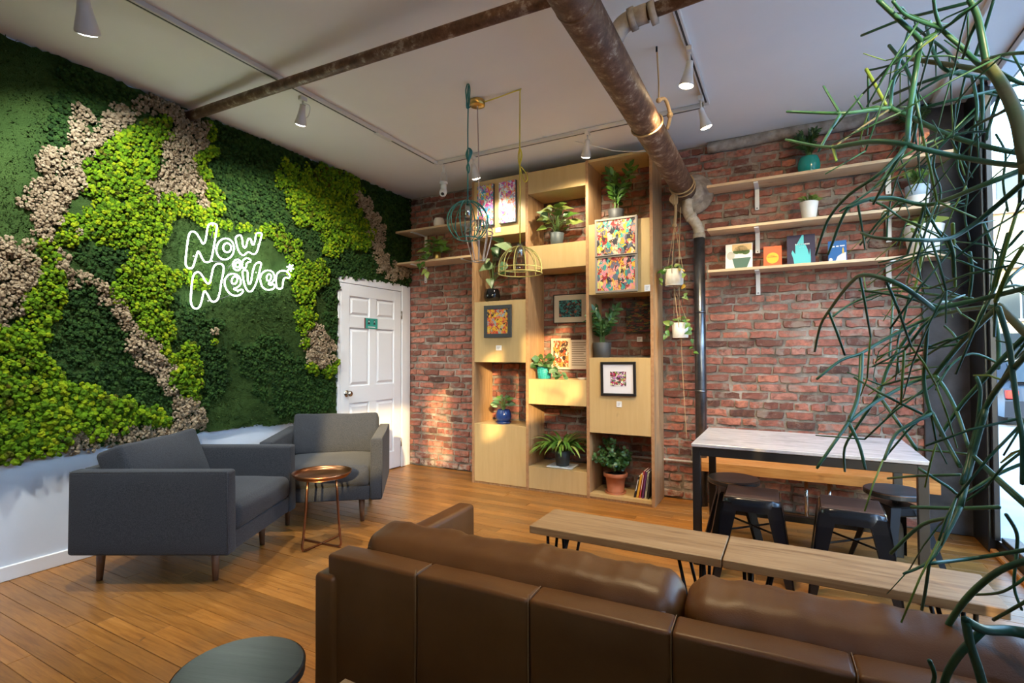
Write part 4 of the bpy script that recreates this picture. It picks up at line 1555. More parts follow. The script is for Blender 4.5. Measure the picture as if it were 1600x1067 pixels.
# rear corner of the second chair on its right-hand side
_fr = Vector((1.243, 2.925))
_w = Vector((.785, .62)).normalized()
_c = _fr - .86 * _w - .875 * _f
armchair('grey armchair facing the viewer beside the white door', (_c.x, _c.y), _f)
copper_table()
sofa()
bench(2.803, 3.667, 'left of the two low wooden benches beyond the sofa')
bench(3.673, 4.540, 'right of the two low wooden benches, nearer the window')
bar_table()
metal_stool(3.715, 3.385, .03, 'square black metal stool at the left end of the marble table')
metal_stool(4.205, 3.385, -.03, 'square black metal stool at the right end of the marble table')
round_stool(2.64, .865, .3, 'round black topped stool at the bottom edge, beside the sofa')
_p = at(1146, 746, z=.455)
round_stool(_p.x, _p.y, .2, 'round black stool behind the left square metal stool')
_p = at(1394, 767, z=.455)
round_stool(_p.x + .02, _p.y + .05, .5, 'round black stool under the right end of the marble table')
wall_bench()
side_table_near()


# ================================================================== pipes, tracks, lamps
def build_pipes():
    t = thing('drain_pipe', 'thick rusty drain pipe crossing the ceiling to the brick wall', 'pipe', (3.15, 4.6, 2.6))
    pts = [Vector((3.15, y, 2.81 - .0285 * y)) for y in np.linspace(-2.5, 4.60, 20)]
    MB().tube(pts, .090, 24).build('pipe', 'rust', t)
    for y in (1.98,):
        z = 2.81 - .0285 * y
        MB().tube([(3.15, y, z), (3.15, y + .02, z)], .0925, 24).build('joint_band', 'rust', t)
    f = MB()
    f.lathe([(0, 0), (.155, 0), (.175, .02), (.178, .045), (.165, .065), (.13, .085), (.105, .13), (.098, .15), (0, .15)], (3.19, YB - .005, 2.665), 30, axis=(0, -1, 0))
    f.build('wall_flange', 'plaster_pipe', t, label='grey flaking wall flange')
    # vertical stack with elbow
    s = thing('stack_pipe', 'dark steel vertical pipe standing against the brick wall', 'pipe', (3.25, 4.6, 0))
    MB().tube([(3.255, 4.60, 0), (3.255, 4.60, 2.275)], .0455, 20).build('pipe', 'steel_pipe', s)
    for z in (1.62, .95):
        MB().tube([(3.255, 4.60, z), (3.255, 4.60, z + .02)], .0475, 20).build('joint_band', 'steel_pipe', s)
    MB().tube(smooth_path([(3.17, 4.575, 2.60), (3.165, 4.575, 2.52), (3.18, 4.58, 2.46), (3.225, 4.59, 2.40), (3.25, 4.598, 2.34), (3.256, 4.60, 2.26)], 5), .044, 18).build('elbow', 'cream_pipe', s, label='pale painted elbow')
    for a, b in (((3.186, 4.582, 2.455), (3.20, 4.585, 2.435)), ((3.254, 4.6, 2.30), (3.255, 4.6, 2.262))):
        MB().tube([a, b], .051, 18).build('collar', 'cream_pipe', s)
    # thinner pipes
    a = thing('branch_pipe', 'thin rusty pipe from the moss wall to the thick pipe', 'pipe', (0, 2.17, 3.0))
    MB().tube([(.0, 2.172, 3.035), (1.15, 2.155, 2.992), (2.2, 2.135, 2.942), (3.10, 2.12, 2.90)], .034, 18).build('pipe', 'rust', a)
    MB().lathe([(.036, 0), (.052, .004), (.052, .02), (.036, .024)], (.002, 2.172, 3.035), 18, axis=(1, 0, 0)).build('wall_collar', 'plaster_pipe', a)
    b = thing('tee_pipe', 'short rusty branch pipe with grey couplings right of the thick pipe', 'pipe', (3.3, 2.36, 2.8))
    MB().tube([(3.34, 2.372, 2.862), (4.52, 2.358, 2.925)], .032, 18).build('pipe', 'rust', b)
    MB().tube(smooth_path([(4.50, 2.358, 2.924), (4.56, 2.358, 2.93), (4.60, 2.358, 2.97), (4.602, 2.358, 3.03), (4.602, 2.358, HC - .001)], 4), .038, 16).build('elbow', 'plaster_pipe', b)
    MB().tube(smooth_path([(3.20, 2.37, 2.78), (3.225, 2.372, 2.825), (3.26, 2.372, 2.85), (3.32, 2.372, 2.861), (3.36, 2.372, 2.863)], 4), .043, 18).build('elbow', 'plaster_pipe', b)
    for x in (3.275, 3.37):
        MB().tube([(x, 2.372, 2.853), (x + .03, 2.372, 2.858)], .052, 18).build('coupling', 'plaster_pipe', b)


def track(a, b, label, slot_side):
    t = thing('light_track', label, 'light track', ((a[0] + b[0]) / 2, (a[1] + b[1]) / 2, HC - .03), 0, 'ceiling light tracks')
    w = .018
    along_y = abs(b[1] - a[1]) > abs(b[0] - a[0])
    if along_y:
        MB().cbox(a[0] - w, a[0] + w, a[1], b[1], HC - .032, HC - .001, .003).build('rail', 'track_white', t)
        MB().box(a[0] - w - .0008, a[0] - w + .004, a[1] + .02, b[1] - .05, HC - .014, HC - .006).build('slot', 'track_slot', t)
        MB().box(a[0] - .006, a[0] + .006, a[1] + .02, b[1] - .05, HC - .0328, HC - .028).build('slot', 'track_slot', t)
    else:
        MB().cbox(a[0], b[0], a[1] - w, a[1] + w, HC - .032, HC - .001, .003).build('rail', 'track_white', t)
        MB().box(a[0] + .05, b[0] - .02, a[1] - .006, a[1] + .006, HC - .0328, HC - .028).build('slot', 'track_slot', t)


def spot(x, y, aim, label, col, power, size=1., drop=.06, cone=62, watts_emit=14, kind=0, zl=None):
    t = thing('track_spot', label, 'spotlight', (x, y, HC - .06), 0, 'white ceiling track spotlights')
    d = (Vector(aim) - Vector((x, y, HC - .16))).normalized()
    MB().cbox(x - .016, x + .016, y - .028, y + .028, HC - .062, HC - .033, .003).build('adapter', 'lamp_white', t)
    piv = Vector((x, y, HC - .075 - drop))
    MB().cyl((x, y, HC - .06), piv, .006, seg=8).build('stem', 'lamp_white', t)
    L = .125 * size
    R = .040 * size
    q = d.to_track_quat('Z', 'Y')
    m = MB().lathe([(0, -.01), (.018 * size, -.008), (.021 * size, .03 * size), (.026 * size, .06 * size), (R, L - .01), (R, L), (R - .003, L), (R - .004, L - .006)], piv, 24, axis=d)
    m.build('shade', 'lamp_white', t)
    side = d.cross(Vector((0, 0, 1)))
    side = side.normalized() if side.length > .05 else Vector((1, 0, 0))
    if kind == 1:
        p0 = piv + side * .046
        MB().tube(smooth_path([piv + Vector((0, 0, .02)), p0 + Vector((0, 0, .01)), p0 + d * .05, piv + side * .03 + d * .075], 5), .003, 6).build('yoke', 'lamp_white', t)
    e = MB().lathe([(0, L + .010), (R * .6, L + .008), (R - .003, L + .001), (R - .003, L - .004)], piv, 24, axis=d)
    em = NT('lamp_glow')
    em.set('Base Color', (0, 0, 0))
    em.set('Emission Color', col)
    em.set('Emission Strength', watts_emit)
    e.build('bulb', em.m, t)
    ld = bpy.data.lights.new('bulb_light', 'SPOT')
    ld.energy = power
    ld.color = col
    ld.spot_size = math.radians(cone)
    ld.spot_blend = .6
    ld.shadow_soft_size = .035
    lo = bpy.data.objects.new('bulb_light', ld)
    COL.objects.link(lo)
    lo.parent = t
    lo.location = (piv + d * (L + .03)) - Vector((x, y, HC - .06))
    lo.rotation_euler = d.to_track_quat('-Z', 'Y').to_euler()
    return t


def build_tracks():
    track((1.0, -1.6, 0), (1.0, 3.92, 0), 'white light track parallel to the moss wall', 0)
    track((1.02, 3.92, 0), (3.40, 3.92, 0), 'white light track parallel to the brick wall', 0)
    track((3.42, -1.6, 0), (3.42, 3.90, 0), 'white light track right of the thick pipe', 0)
    j = MB().cbox(1.0 - .024, 1.0 + .024, 3.10, 3.28, HC - .038, HC - .0015, .003)
    single(j, 'track_coupler', 'track_white', 'white joining box on the track near the moss wall', 'light track')
    W_ = (1., .86, .62)
    warm = (1., .74, .42)
    spot(.955, 1.16, (.05, 1.75, 1.6), 'large white spotlight at the top left corner', (.95, 1., .95), 85, 1.35, .015, 115)
    spot(.965, 2.42, (.05, 2.9, 1.3), 'white spotlight above the neon sign', (1, .96, .86), 80, 1.0, .02, 115, kind=1)
    spot(1.42, 3.90, (1.45, 4.36, 1.8), 'white spotlight above the left column of the plywood shelves', W_, 22, 1.0, .03, 120)
    spot(2.51, 3.90, (2.2, 4.36, 1.9), 'white spotlight above the middle of the plywood shelves', W_, 38, 1.0, .03, 125)
    spot(3.43, 3.10, (3.0, 3.2, .4), 'warm glowing spotlight nearer the viewer, right of the thick pipe', warm, 100, 1.05, .05, 100, 40)
    spot(3.40, 3.74, (3.9, 4.3, 1.0), 'warm glowing spotlight nearest the brick wall', warm, 36, 1.0, .05, 90, 40)
    # unseen spotlights added on the tracks for fill light
    spot(3.42, 1.3, (3.0, 2.4, .2), 'unseen track spotlight added above the sofa for fill light', warm, 60, 1.0, .03, 100)
    spot(1.0, -.2, (.6, 1.2, 1.0), 'unseen track spotlight added left of the viewer for fill light', (1, .95, .85), 80, 1.0, .03, 90)
    # security camera
    c = thing('security_camera', 'small white security camera under the track corner', 'camera', (1.06, 3.97, 2.75))
    x, y = 1.045, 3.965
    MB().cyl((x, y, HC - .03), (x, y, HC - .10), .012, seg=12).build('mount', 'plastic_white', c)
    m = MB()
    for s in (-1, 1):
        m.tube(smooth_path([(x, y, HC - .08), (x + s * .028, y, HC - .11), (x + s * .036, y, HC - .17), (x + s * .03, y, HC - .20)], 4), .004, 6)
    m.build('bracket', 'plastic_white', c)
    MB().lathe([(0, .0), (.036, .0), (.04, -.012), (.036, -.022), (.0, -.024)], (x, y, HC - .185), 20).build('base', 'plastic_white', c)
    MB().lathe([(0, 0), (.026, 0), (.028, -.02), (.028, -.06), (.0, -.06)], (x, y, HC - .212), 20).build('neck', 'plastic_white', c)
    hd = Vector((.35, -.75, -.65)).normalized()
    MB().lathe([(0, -.045), (.022, -.04), (.034, -.02), (.036, .0), (.034, .03), (.028, .045), (0, .045)], (x, y - .006, HC - .285), 20, axis=hd).build('head', 'plastic_white', c)
    MB().lathe([(0, .047), (.014, .047), (.017, .044)], (x, y - .006, HC - .285), 16, axis=hd).build('lens', 'lens_black', c)
    # white cord drooping from the track to the shelf top
    pts = [at(848, 213, z=3.09), at(880, 217, y=4.05), at(920, 226, y=4.15), at(965, 236, y=4.25), at(1014, 236, y=4.33)]
    single(MB().tube(smooth_path(pts, 6), .004, 6), 'white_cable', 'plastic_white', 'white cord drooping from the ceiling to the top of the shelves', 'cord')


def wire_cage(mb, prof_list, c, r):
    for p in prof_list:
        mb.tube([Vector(c) + q for q in p], r, 6)


def cage_pendant(kind, x, y, zb, label, cordmat, wiremat, cord_pts, group='wire cage pendant lamps'):
    t = thing('cage_pendant', label, 'pendant lamp', (x, y, zb), 0, group)
    MB().tube(smooth_path(cord_pts, 5), .0042, 7).build('cord', cordmat, t)
    top = Vector(cord_pts[-1])
    MB().cyl(top + Vector((0, 0, .012)), top + Vector((0, 0, -.075)), .019, seg=16).build('socket', 'chrome', t)
    bz = top.z - .075
    g = MB().lathe([(.013, 0), (.016, -.012), (.030, -.035), (.037, -.06), (.033, -.085), (.018, -.10), (0, -.104)], (top.x, top.y, bz), 20)
    g.build('bulb', 'glass', t, label='clear glass bulb')
    MB().tube([(top.x - .008, top.y, bz), (top.x - .01, top.y, bz - .05), (top.x, top.y, bz - .062), (top.x + .01, top.y, bz - .05), (top.x + .008, top.y, bz)], .0012, 5).build('filament', 'copper', t)
    R3 = .0036

    def prof(theta, rz):
        return [Vector((top.x + r * math.cos(theta), top.y + r * math.sin(theta), z)) for r, z in rz]
    if kind == 'globe':
        R = .138
        cz = top.z - .10
        rz = [(R * math.sin(a), cz + R * math.cos(a)) for a in np.linspace(.14, math.pi - .55, 15)]
        n, rings = 12, [(rz[0][0], rz[0][1]), (rz[-1][0], rz[-1][1])]
    elif kind == 'dome':
        R = .150
        rz = [(R * math.sin(a), top.z - .155 + .155 * math.cos(a)) for a in np.linspace(.1, math.pi / 2, 12)] + [(R * 1.0, top.z - .185)]
        n, rings = 12, [(rz[0][0], rz[0][1]), (R * .985, top.z - .152), (R, top.z - .185)]
    else:
        zt = top.z
        rz = [(.02, zt + .01), (.06, zt - .005), (.094, zt - .045), (.100, zt - .085), (.088, zt - .14), (.066, zt - .22), (.046, zt - .285)]
        n, rings = 10, [(.02, zt + .01), (.100, zt - .085), (.046, zt - .285)]
    for k in range(n):
        MB().tube(smooth_path(prof(2 * math.pi * k / n + .2, rz), 3), R3, 6).build('cage_wire', wiremat, t)
    for r, z in rings:
        MB().tube([(top.x + r * math.cos(a), top.y + r * math.sin(a), z) for a in np.linspace(0, 2 * math.pi, 37)[:-1]], R3, 6, closed=True).build('cage_ring', wiremat, t)
    return t


def build_pendants():
    hub = at(746, 157, z=HC)
    c = MB().lathe([(0, 0), (.052, 0), (.055, -.006), (.055, -.036), (.05, -.04), (0, -.04)], (hub.x, hub.y, HC - .001), 26)
    single(c, 'ceiling_rose', 'brass', 'round brass ceiling rose of the pendant lamps', 'ceiling rose')
    # teal globe
    h = at(731, 131, z=HC)
    tz = at(735, 322, y=h.y).z
    cp = [hub + Vector((-.04, -.01, -.03)), hub + Vector((-.06, -.05, -.06)), h + Vector((0, 0, -.035)), h + Vector((.006, 0, -.02)), h + Vector((.004, 0, -.10)), h + Vector((0, 0, -.3)), Vector((h.x, h.y, (tz + HC) / 2)), Vector((h.x, h.y, tz))]
    p = cage_pendant('globe', h.x, h.y, tz - .3, 'teal globe wire cage pendant lamp', 'teal_cord', 'teal_wire', cp)
    m = MB()
    zz = at(731, 252, y=h.y).z
    for k in range(4):
        m.tube(smooth_path([(h.x + .002, h.y, zz - .012), (h.x + .018 + .004 * k, h.y - .006 + .004 * k, zz + .06), (h.x + .004, h.y, zz + .088), (h.x - .014, h.y + .003 * k, zz + .05), (h.x, h.y, zz), (h.x + .014, h.y, zz - .05), (h.x + .004, h.y, zz - .08), (h.x - .008, h.y, zz - .04)], 5, True), .004, 6, closed=True)
    m.build('cord_hank', 'teal_cord', p)
    m = MB().tube(smooth_path([h + Vector((0, 0, .0)), h + Vector((.014, 0, -.02)), h + Vector((.016, 0, -.07)), h + Vector((.002, 0, -.17)), h + Vector((-.016, 0, -.06)), h + Vector((-.012, 0, -.02))], 4, True), .0042, 6, closed=True)
    m.build('cord_loop', 'teal_cord', p)
    # pale pink tapered
    tz = at(749, 346, y=hub.y).z
    cage_pendant('taper', hub.x, hub.y, tz - .3, 'pale pink tapered wire cage pendant lamp', 'pink_cord', 'pink_wire', [hub + Vector((0, 0, -.04)), Vector((hub.x + .01, hub.y, (tz + HC) / 2)), Vector((hub.x + .012, hub.y, tz))])
    # yellow dome
    h = at(812, 139, z=HC)
    tz = at(813, 385, y=h.y).z
    cp = [hub + Vector((.05, 0, -.025)), hub.lerp(h, .5) + Vector((0, 0, -.018)), h + Vector((-.004, 0, -.006)), h + Vector((.002, 0, -.03)), h + Vector((0, 0, -.3)), Vector((h.x, h.y, (tz + HC) / 2)), Vector((h.x, h.y, tz))]
    p = cage_pendant('dome', h.x, h.y, tz - .3, 'yellow dome wire cage pendant lamp', 'yellow_cord', 'yellow_wire', cp)
    m = MB()
    zz = at(814, 265, y=h.y).z
    for k in range(3):
        m.tube(smooth_path([(h.x, h.y, zz + .03), (h.x + .012, h.y + .004 * k, zz + .10), (h.x, h.y, zz + .15), (h.x - .012, h.y, zz + .09), (h.x, h.y, zz + .02)], 5, True), .0038, 6, closed=True)
    m.tube(smooth_path([(h.x, h.y, zz + .03), (h.x + .04, h.y, zz - .02), (h.x + .06, h.y, zz - .07), (h.x + .04, h.y, zz - .09), (h.x + .02, h.y, zz - .05), (h.x, h.y, zz + .02)], 5), .0038, 6)
    m.build('cord_hank', 'yellow_cord', p)


def build_ropes():
    def ring(y, r, lean=0., wig=0.):
        z = 2.81 - .0285 * y
        return [(3.15 + r * math.cos(a), y + lean * math.sin(a) + wig * math.sin(3 * a), z + r * math.sin(a)) for a in np.linspace(0, 2 * math.pi, 25)[:-1]]
    t = thing('rope_loop', 'jute rope looped round the thick pipe and hooked to the ceiling', 'rope', (3.25, 3.1, 2.9))
    MB().tube(ring(3.22, .096, .06), .006, 7, closed=True).build('loop', 'jute', t)
    a = at(1026, 73, z=HC)
    b = Vector((3.235, 3.17, 2.83))
    MB().tube(smooth_path([a, a.lerp(b, .6) + Vector((.004, 0, 0)), b], 4), .005, 7).build('line', 'jute', t)
    MB().tube(smooth_path([b, b + Vector((.03, .05, .02)), b + Vector((.045, .11, -.06)), b + Vector((.02, .14, -.13))], 4), .011, 8).build('knot_tail', 'jute', t)
    MB().ico(b + Vector((.045, .11, -.055)), .02, 2).build('knot', 'jute', t)
    MB().ico(b, .017, 2).build('knot', 'jute', t)
    MB().cyl(a, a + Vector((0, 0, -.03)), .006, seg=8).build('hook', 'black_metal', t)
    # hanging double planter
    h = thing('hanging_planter', 'two white pots hung one above the other on jute cords below the thick pipe', 'hanging planter', (3.06, 4.52, 1.0))
    y = 4.42
    for dy in (-.03, .05):
        MB().tube(ring(y + dy, .097, .05), .006, 7, closed=True).build('rope_wrap', 'jute', h)
    zc = 2.81 - .0285 * y
    K = at(1054, 352, y=4.42)
    top = Vector((3.09, 4.40, zc - .09))
    MB().tube(smooth_path([top + Vector((-.03, 0, .06)), top, K + Vector((.01, 0, .12)), K], 4), [.012] * 12 + [.016], 8).build('rope_tail', 'jute', h)
    MB().ico(K, .02, 2).build('knot', 'jute', h)
    for k in range(4):
        MB().tube(smooth_path([top + Vector((-.02 + .012 * k, 0, .05)), top + Vector((-.012 * k, -.01, -.03)), top + Vector((.01 * k - .01, 0, -.07)), top + Vector((.02, 0, .02))], 4), .006, 6).build('rope_wrap', 'jute', h)
    P1, P2 = at(1053, 434, y=4.45), at(1063, 516, y=4.45)
    for P, r, hh, nm in ((P1, .078, .135, 1), (P2, .066, .125, 2)):
        z0 = P.z - hh / 2
        MB().lathe([(0, 0), (r * .93, 0), (r * .97, .006), (r, hh), (r - .007, hh), (r - .01, hh - .02), (0, hh - .02)], (P.x, P.y, z0), 28).build('pot', 'pot_cream' if nm == 1 else 'pot_white', h)
        for k in range(3):
            a = 2.1 * k + .5
            e = Vector((P.x + (r + .003) * math.cos(a), P.y + (r + .003) * math.sin(a), P.z + hh / 2 - .02))
            if nm == 1:
                MB().tube([K, e, (P.x + .6 * r * math.cos(a), P.y + .6 * r * math.sin(a), z0 - .004), (P.x, P.y, z0 - .012)], .0028, 6).build('cord', 'jute', h)
            else:
                MB().tube([(P1.x, P1.y, P1.z - .08), e, (P.x + .6 * r * math.cos(a), P.y + .6 * r * math.sin(a), z0 - .004), (P.x, P.y, z0 - .012)], .0028, 6).build('cord', 'jute', h)
    MB().tube(smooth_path([top + Vector((.05, 0, -.1)), (3.11, 4.46, 1.9), (3.13, 4.46, 1.2), (3.16, 4.47, .55)], 6), .003, 6).build('long_cord', 'jute', h)
    return h, P1, P2


build_pipes()
build_tracks()
build_pendants()
HANG = build_ropes()
single(MB().tube(smooth_path([at(-60, 922, z=.006), at(0, 908, z=.006), at(40, 896, z=.006), at(75, 885, z=.006), at(105, 872, z=.006), at(118, 862, z=.006)], 6), .005, 6),
       'floor_cable', 'rubber_black', 'black cable lying along the foot of the white wall', 'cable')


# ================================================================== shelves
UY = 4.34


def shelf_unit():
    t = thing('plywood_shelf_unit', 'tall plywood shelf unit with open and closed boxes', 'shelf unit', (2.03, 4.52, 0))
    yb = YB - .022
    zt = 3.012
    for x0, x1 in ((1.125, 1.15), (1.727, 1.753), (2.330, 2.356), (2.898, 2.924)):
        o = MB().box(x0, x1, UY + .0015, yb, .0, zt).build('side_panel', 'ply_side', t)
        MB().box(x0, x1, UY - .0005, UY + .0015, .0, zt).build('edge_strip', 'ply_edge', o)
    cols = [(1.15, 1.727, [(.022, .589), (1.196, 1.795), (2.434, 3.0)]),
            (1.753, 2.330, [(.022, .226), (.808, 1.042), (2.067, 2.292), (2.792, 3.0)]),
            (2.356, 2.898, [(.584, 1.243), (1.80, 2.427)])]
    for x0, x1, cl in cols:
        for z0, z1 in cl:
            MB().cbox(x0 + .001, x1 - .001, UY + .002, UY + .018, z0, z1, .001).build('front_panel', 'ply_face', t)
            for z in (z0, z1 - .018):
                MB().box(x0 + .001, x1 - .001, UY + .0185, yb, z, z + .0178).build('shelf_board', 'ply_face', t)
    MB().box(2.357, 2.897, UY + .002, yb, .022, .05).build('shelf_board', 'ply_face', t)
    MB().box(2.357, 2.897, UY + .002, yb, 2.988, 3.010).build('shelf_board', 'ply_face', t)
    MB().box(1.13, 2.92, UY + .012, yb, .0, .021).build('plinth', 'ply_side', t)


def wall_shelf(x0, x1, y0, zt, bx, label, group, tip=.16):
    t = thing('wall_shelf', label, 'shelf', ((x0 + x1) / 2, YB - .1, zt - .2), 0, group)
    MB().cbox(x0, x1, y0, YB - .014, zt - .022, zt, .002).build('board', 'shelf_wood', t)
    for x in bx:
        m = MB().cbox(x - .017, x + .017, YB - .026, YB - .014, zt - .205, zt - .022, .002)
        b = m.build('bracket', 'white_bracket', t)
        MB().cbox(x - .017, x + .017, y0 + .012, YB - .026, zt - .034, zt - .0225, .002).build('bracket_arm', 'white_bracket', b)
        MB().cyl((x, YB - .028, zt - .19), (x, YB - .0255, zt - .19), .005, seg=8).build('screw', 'gunmetal', b)
    return t


shelf_unit()
G1, G2 = 'shelves on the right of the brick wall', 'shelves in the left corner of the brick wall'
wall_shelf(3.335, 4.93, 4.49, 2.672, (3.70, 4.587), 'top of the three pine shelves on the right', G1)
wall_shelf(3.335, 4.90, 4.49, 2.312, (3.70, 4.585), 'middle of the three pine shelves on the right', G1)
wall_shelf(3.335, 4.88, 4.49, 1.967, (3.70, 4.58), 'lowest pine shelf on the right, holding the books', G1)
wall_shelf(.045, 1.12, 4.43, 2.652, (.265, .93), 'upper pine shelf in the left corner', G2)
wall_shelf(.045, 1.12, 4.43, 2.297, (.265, .93), 'lower pine shelf in the left corner', G2)


# ================================================================== plants
LEAF = {}


def leaf_mesh(kind, mat):
    if (kind, mat) in LEAF:
        return LEAF[kind, mat]
    prof = {'oval': [(0, .02), (.12, .12), (.32, .22), (.55, .23), (.78, .14), (.92, .06), (1, 0)],
            'heart': [(-.10, .13), (0, .30), (.14, .36), (.36, .33), (.6, .22), (.82, .10), (1, 0)],
            'lance': [(0, .02), (.15, .09), (.4, .14), (.65, .12), (.85, .06), (1, 0)],
            'strap': [(0, .022), (.15, .03), (.3, .034), (.45, .035), (.6, .034), (.75, .03), (.9, .018), (1, 0)],
            'round': [(0, .03), (.15, .24), (.4, .36), (.65, .36), (.85, .22), (1, .02)]}[kind]
    droop = {'oval': .22, 'heart': .25, 'lance': .18, 'strap': 1.25, 'round': .12}[kind]
    v, f = [], []
    for t, w in prof:
        z = -droop * max(t, 0) ** 2
        y = t * (1 - .25 * droop * max(t, 0)) if kind != 'strap' else math.sin(1.9 * t) / 1.9 * 1.1
        if kind == 'strap':
            z = -(1 - math.cos(1.9 * t)) / 1.9
        v += [(-w, y, z + w * .35), (0, y, z), (w, y, z + w * .35)]
    for i in range(len(prof) - 1):
        a = i * 3
        f += [(a, a + 1, a + 4, a + 3), (a + 1, a + 2, a + 5, a + 4)]
    mb = MB().add(v, f, True)
    me = mb.mesh('leaf', mat)
    LEAF[kind, mat] = (me, mb.v, mb.f)
    return LEAF[kind, mat]


def leaf_matrix(p, d, L, roll=0., up=Vector((.3, -.75, .6))):
    y = Vector(d).normalized()
    x = y.cross(up)
    x = x.normalized() if x.length > .05 else Vector((1, 0, 0))
    z = x.cross(y)
    R = Matrix((x, y, z)).transposed()
    R = R @ Matrix.Rotation(roll, 3, 'Y')
    return Matrix.Translation(Vector(p)) @ (R * L).to_4x4()


def put_leaf(t, kind, mat, p, d, L, roll=0., up=Vector((.3, -.75, .6))):
    me = leaf_mesh(kind, mat)[0]
    o = bpy.data.objects.new('leaf', me)
    COL.objects.link(o)
    o.parent = t
    o.matrix_local = WM[t.name].inverted() @ leaf_matrix(p, d, L, roll, up)
    return o


def cloud_leaf(mb, kind, mat, p, d, L, roll=0.):
    _, v, f = leaf_mesh(kind, mat)
    m = leaf_matrix(p, d, L, roll)
    mb.add([m @ q for q in v], f, True)


def pot(t, c, r0, r1, h, mat, style='taper', soil=True, name='pot'):
    x, y, z = c
    if style == 'taper':
        pr = [(0, 0), (r0 - .004, 0), (r0, .004), (r1, h - .002), (r1 - .003, h), (r1 - .007, h), (r1 - .009, h - .02), (0, h - .02)]
    elif style == 'rim':
        pr = [(0, 0), (r0, 0), (r0 * .45 + r1 * .55 - .004, h * .78), (r1 - .004, h * .79), (r1, h * .81), (r1, h - .002), (r1 - .008, h), (r1 - .010, h - .02), (0, h - .02)]
    else:
        pr = [(0, 0), (r0, 0), (r1 * .93, h * .16), (r1 * 1.04, h * .42), (r1 * 1.0, h * .72), (r1 * .86, h * .95), (r1 * .82, h), (r1 * .77, h), (r1 * .76, h - .02), (0, h - .02)]
    o = MB().lathe(pr, c, 30).build(name, mat, t)
    if soil:
        rr = pr[-2][0] - .001
        MB().lathe([(0, h - .014), (rr * .7, h - .012), (rr, h - .018)], c, 20).build('soil', 'soil', t)
    return o


def bush(t, c, n, Ls, spread, height, kind, mats, seed, tilt=.1, stemmat='stem', zmin=None, bias=Vector((0, 0, 0)), xmax=None, xmin=None, ymax=None):
    r = random.Random(seed)
    st = MB()
    for i in range(n):
        a = i * 2.39996 + r.uniform(-.4, .4)
        u = (i + .5) / n
        rad = spread * math.sqrt(u) * r.uniform(.55, 1.)
        p = Vector((c[0] + rad * math.cos(a), c[1] + rad * .8 * math.sin(a), c[2] + height * (1 - .75 * u * r.uniform(.7, 1.1)))) + bias * u
        if xmax is not None:
            p.x = min(p.x, xmax)
        if xmin is not None:
            p.x = max(p.x, xmin)
        p.y = min(p.y, ymax if ymax is not None else YB - .06)
        d = Vector((math.cos(a), math.sin(a) * .9 - .25, r.uniform(-.35, .45) * u + .25 * (1 - u) + tilt))
        m = mats[r.randrange(len(mats))]
        L = r.uniform(*Ls)
        base = Vector(c)
        st.tube(smooth_path([base + (p - base) * .05, base.lerp(p, .5) + Vector((0, 0, height * .14)), p], 3), [.0022] * 6 + [.0014], 5)
        put_leaf(t, kind, m, p, d, L, r.uniform(-.5, .5))
    st.build('stems', stemmat, t)


def zz_plant(t, c, n, H, spread, mat, seed, leafL=.055, kind='lance'):
    r = random.Random(seed)
    st, lf = MB(), MB()
    for i in range(n):
        a = i * 2.39996 + r.uniform(-.3, .3)
        h = H * r.uniform(.6, 1.)
        sp = spread * r.uniform(.4, 1.)
        pts = [Vector(c) + Vector((.02 * math.cos(a), .02 * math.sin(a), 0)), Vector(c) + Vector((sp * .25 * math.cos(a), sp * .25 * math.sin(a), h * .5)), Vector(c) + Vector((sp * math.cos(a), sp * .7 * math.sin(a), h))]
        for q in pts:
            q.y = min(q.y, YB - .05)
        pp = smooth_path(pts, 8)
        st.tube(pp, [.005 - .0035 * k / len(pp) for k in range(len(pp))], 6)
        for k in range(5, len(pp), 1 if leafL < .06 else 2):
            tdir = (pp[k] - pp[k - 1]).normalized()
            s = tdir.cross(Vector((math.sin(a), -math.cos(a), .2))).normalized()
            for sg in (-1, 1):
                d = (s * sg + tdir * .7 + Vector((0, -.15, .1))).normalized()
                cloud_leaf(lf, kind, mat, pp[k], d, leafL * r.uniform(.8, 1.15), r.uniform(-.6, .6))
        cloud_leaf(lf, kind, mat, pp[-1], tdir, leafL, 0)
    st.build('stems', 'stem', t)
    o = lf.build('foliage', mat, t)
    o['kind'] = 'stuff'


def trail(t, pts, n, Ls, kind, mats, seed, stem_r=.0018):
    r = random.Random(seed)
    pp = smooth_path(pts, 6)
    MB().tube(pp, stem_r, 5).build('vine', 'stem', t)
    for i in range(n):
        k = min(len(pp) - 1, int((i + .6) / n * len(pp)))
        d = Vector((r.uniform(-1, 1), r.uniform(-1, .1), r.uniform(-.9, .3)))
        put_leaf(t, kind, mats[r.randrange(len(mats))], pp[k], d, r.uniform(*Ls), r.uniform(-.6, .6))


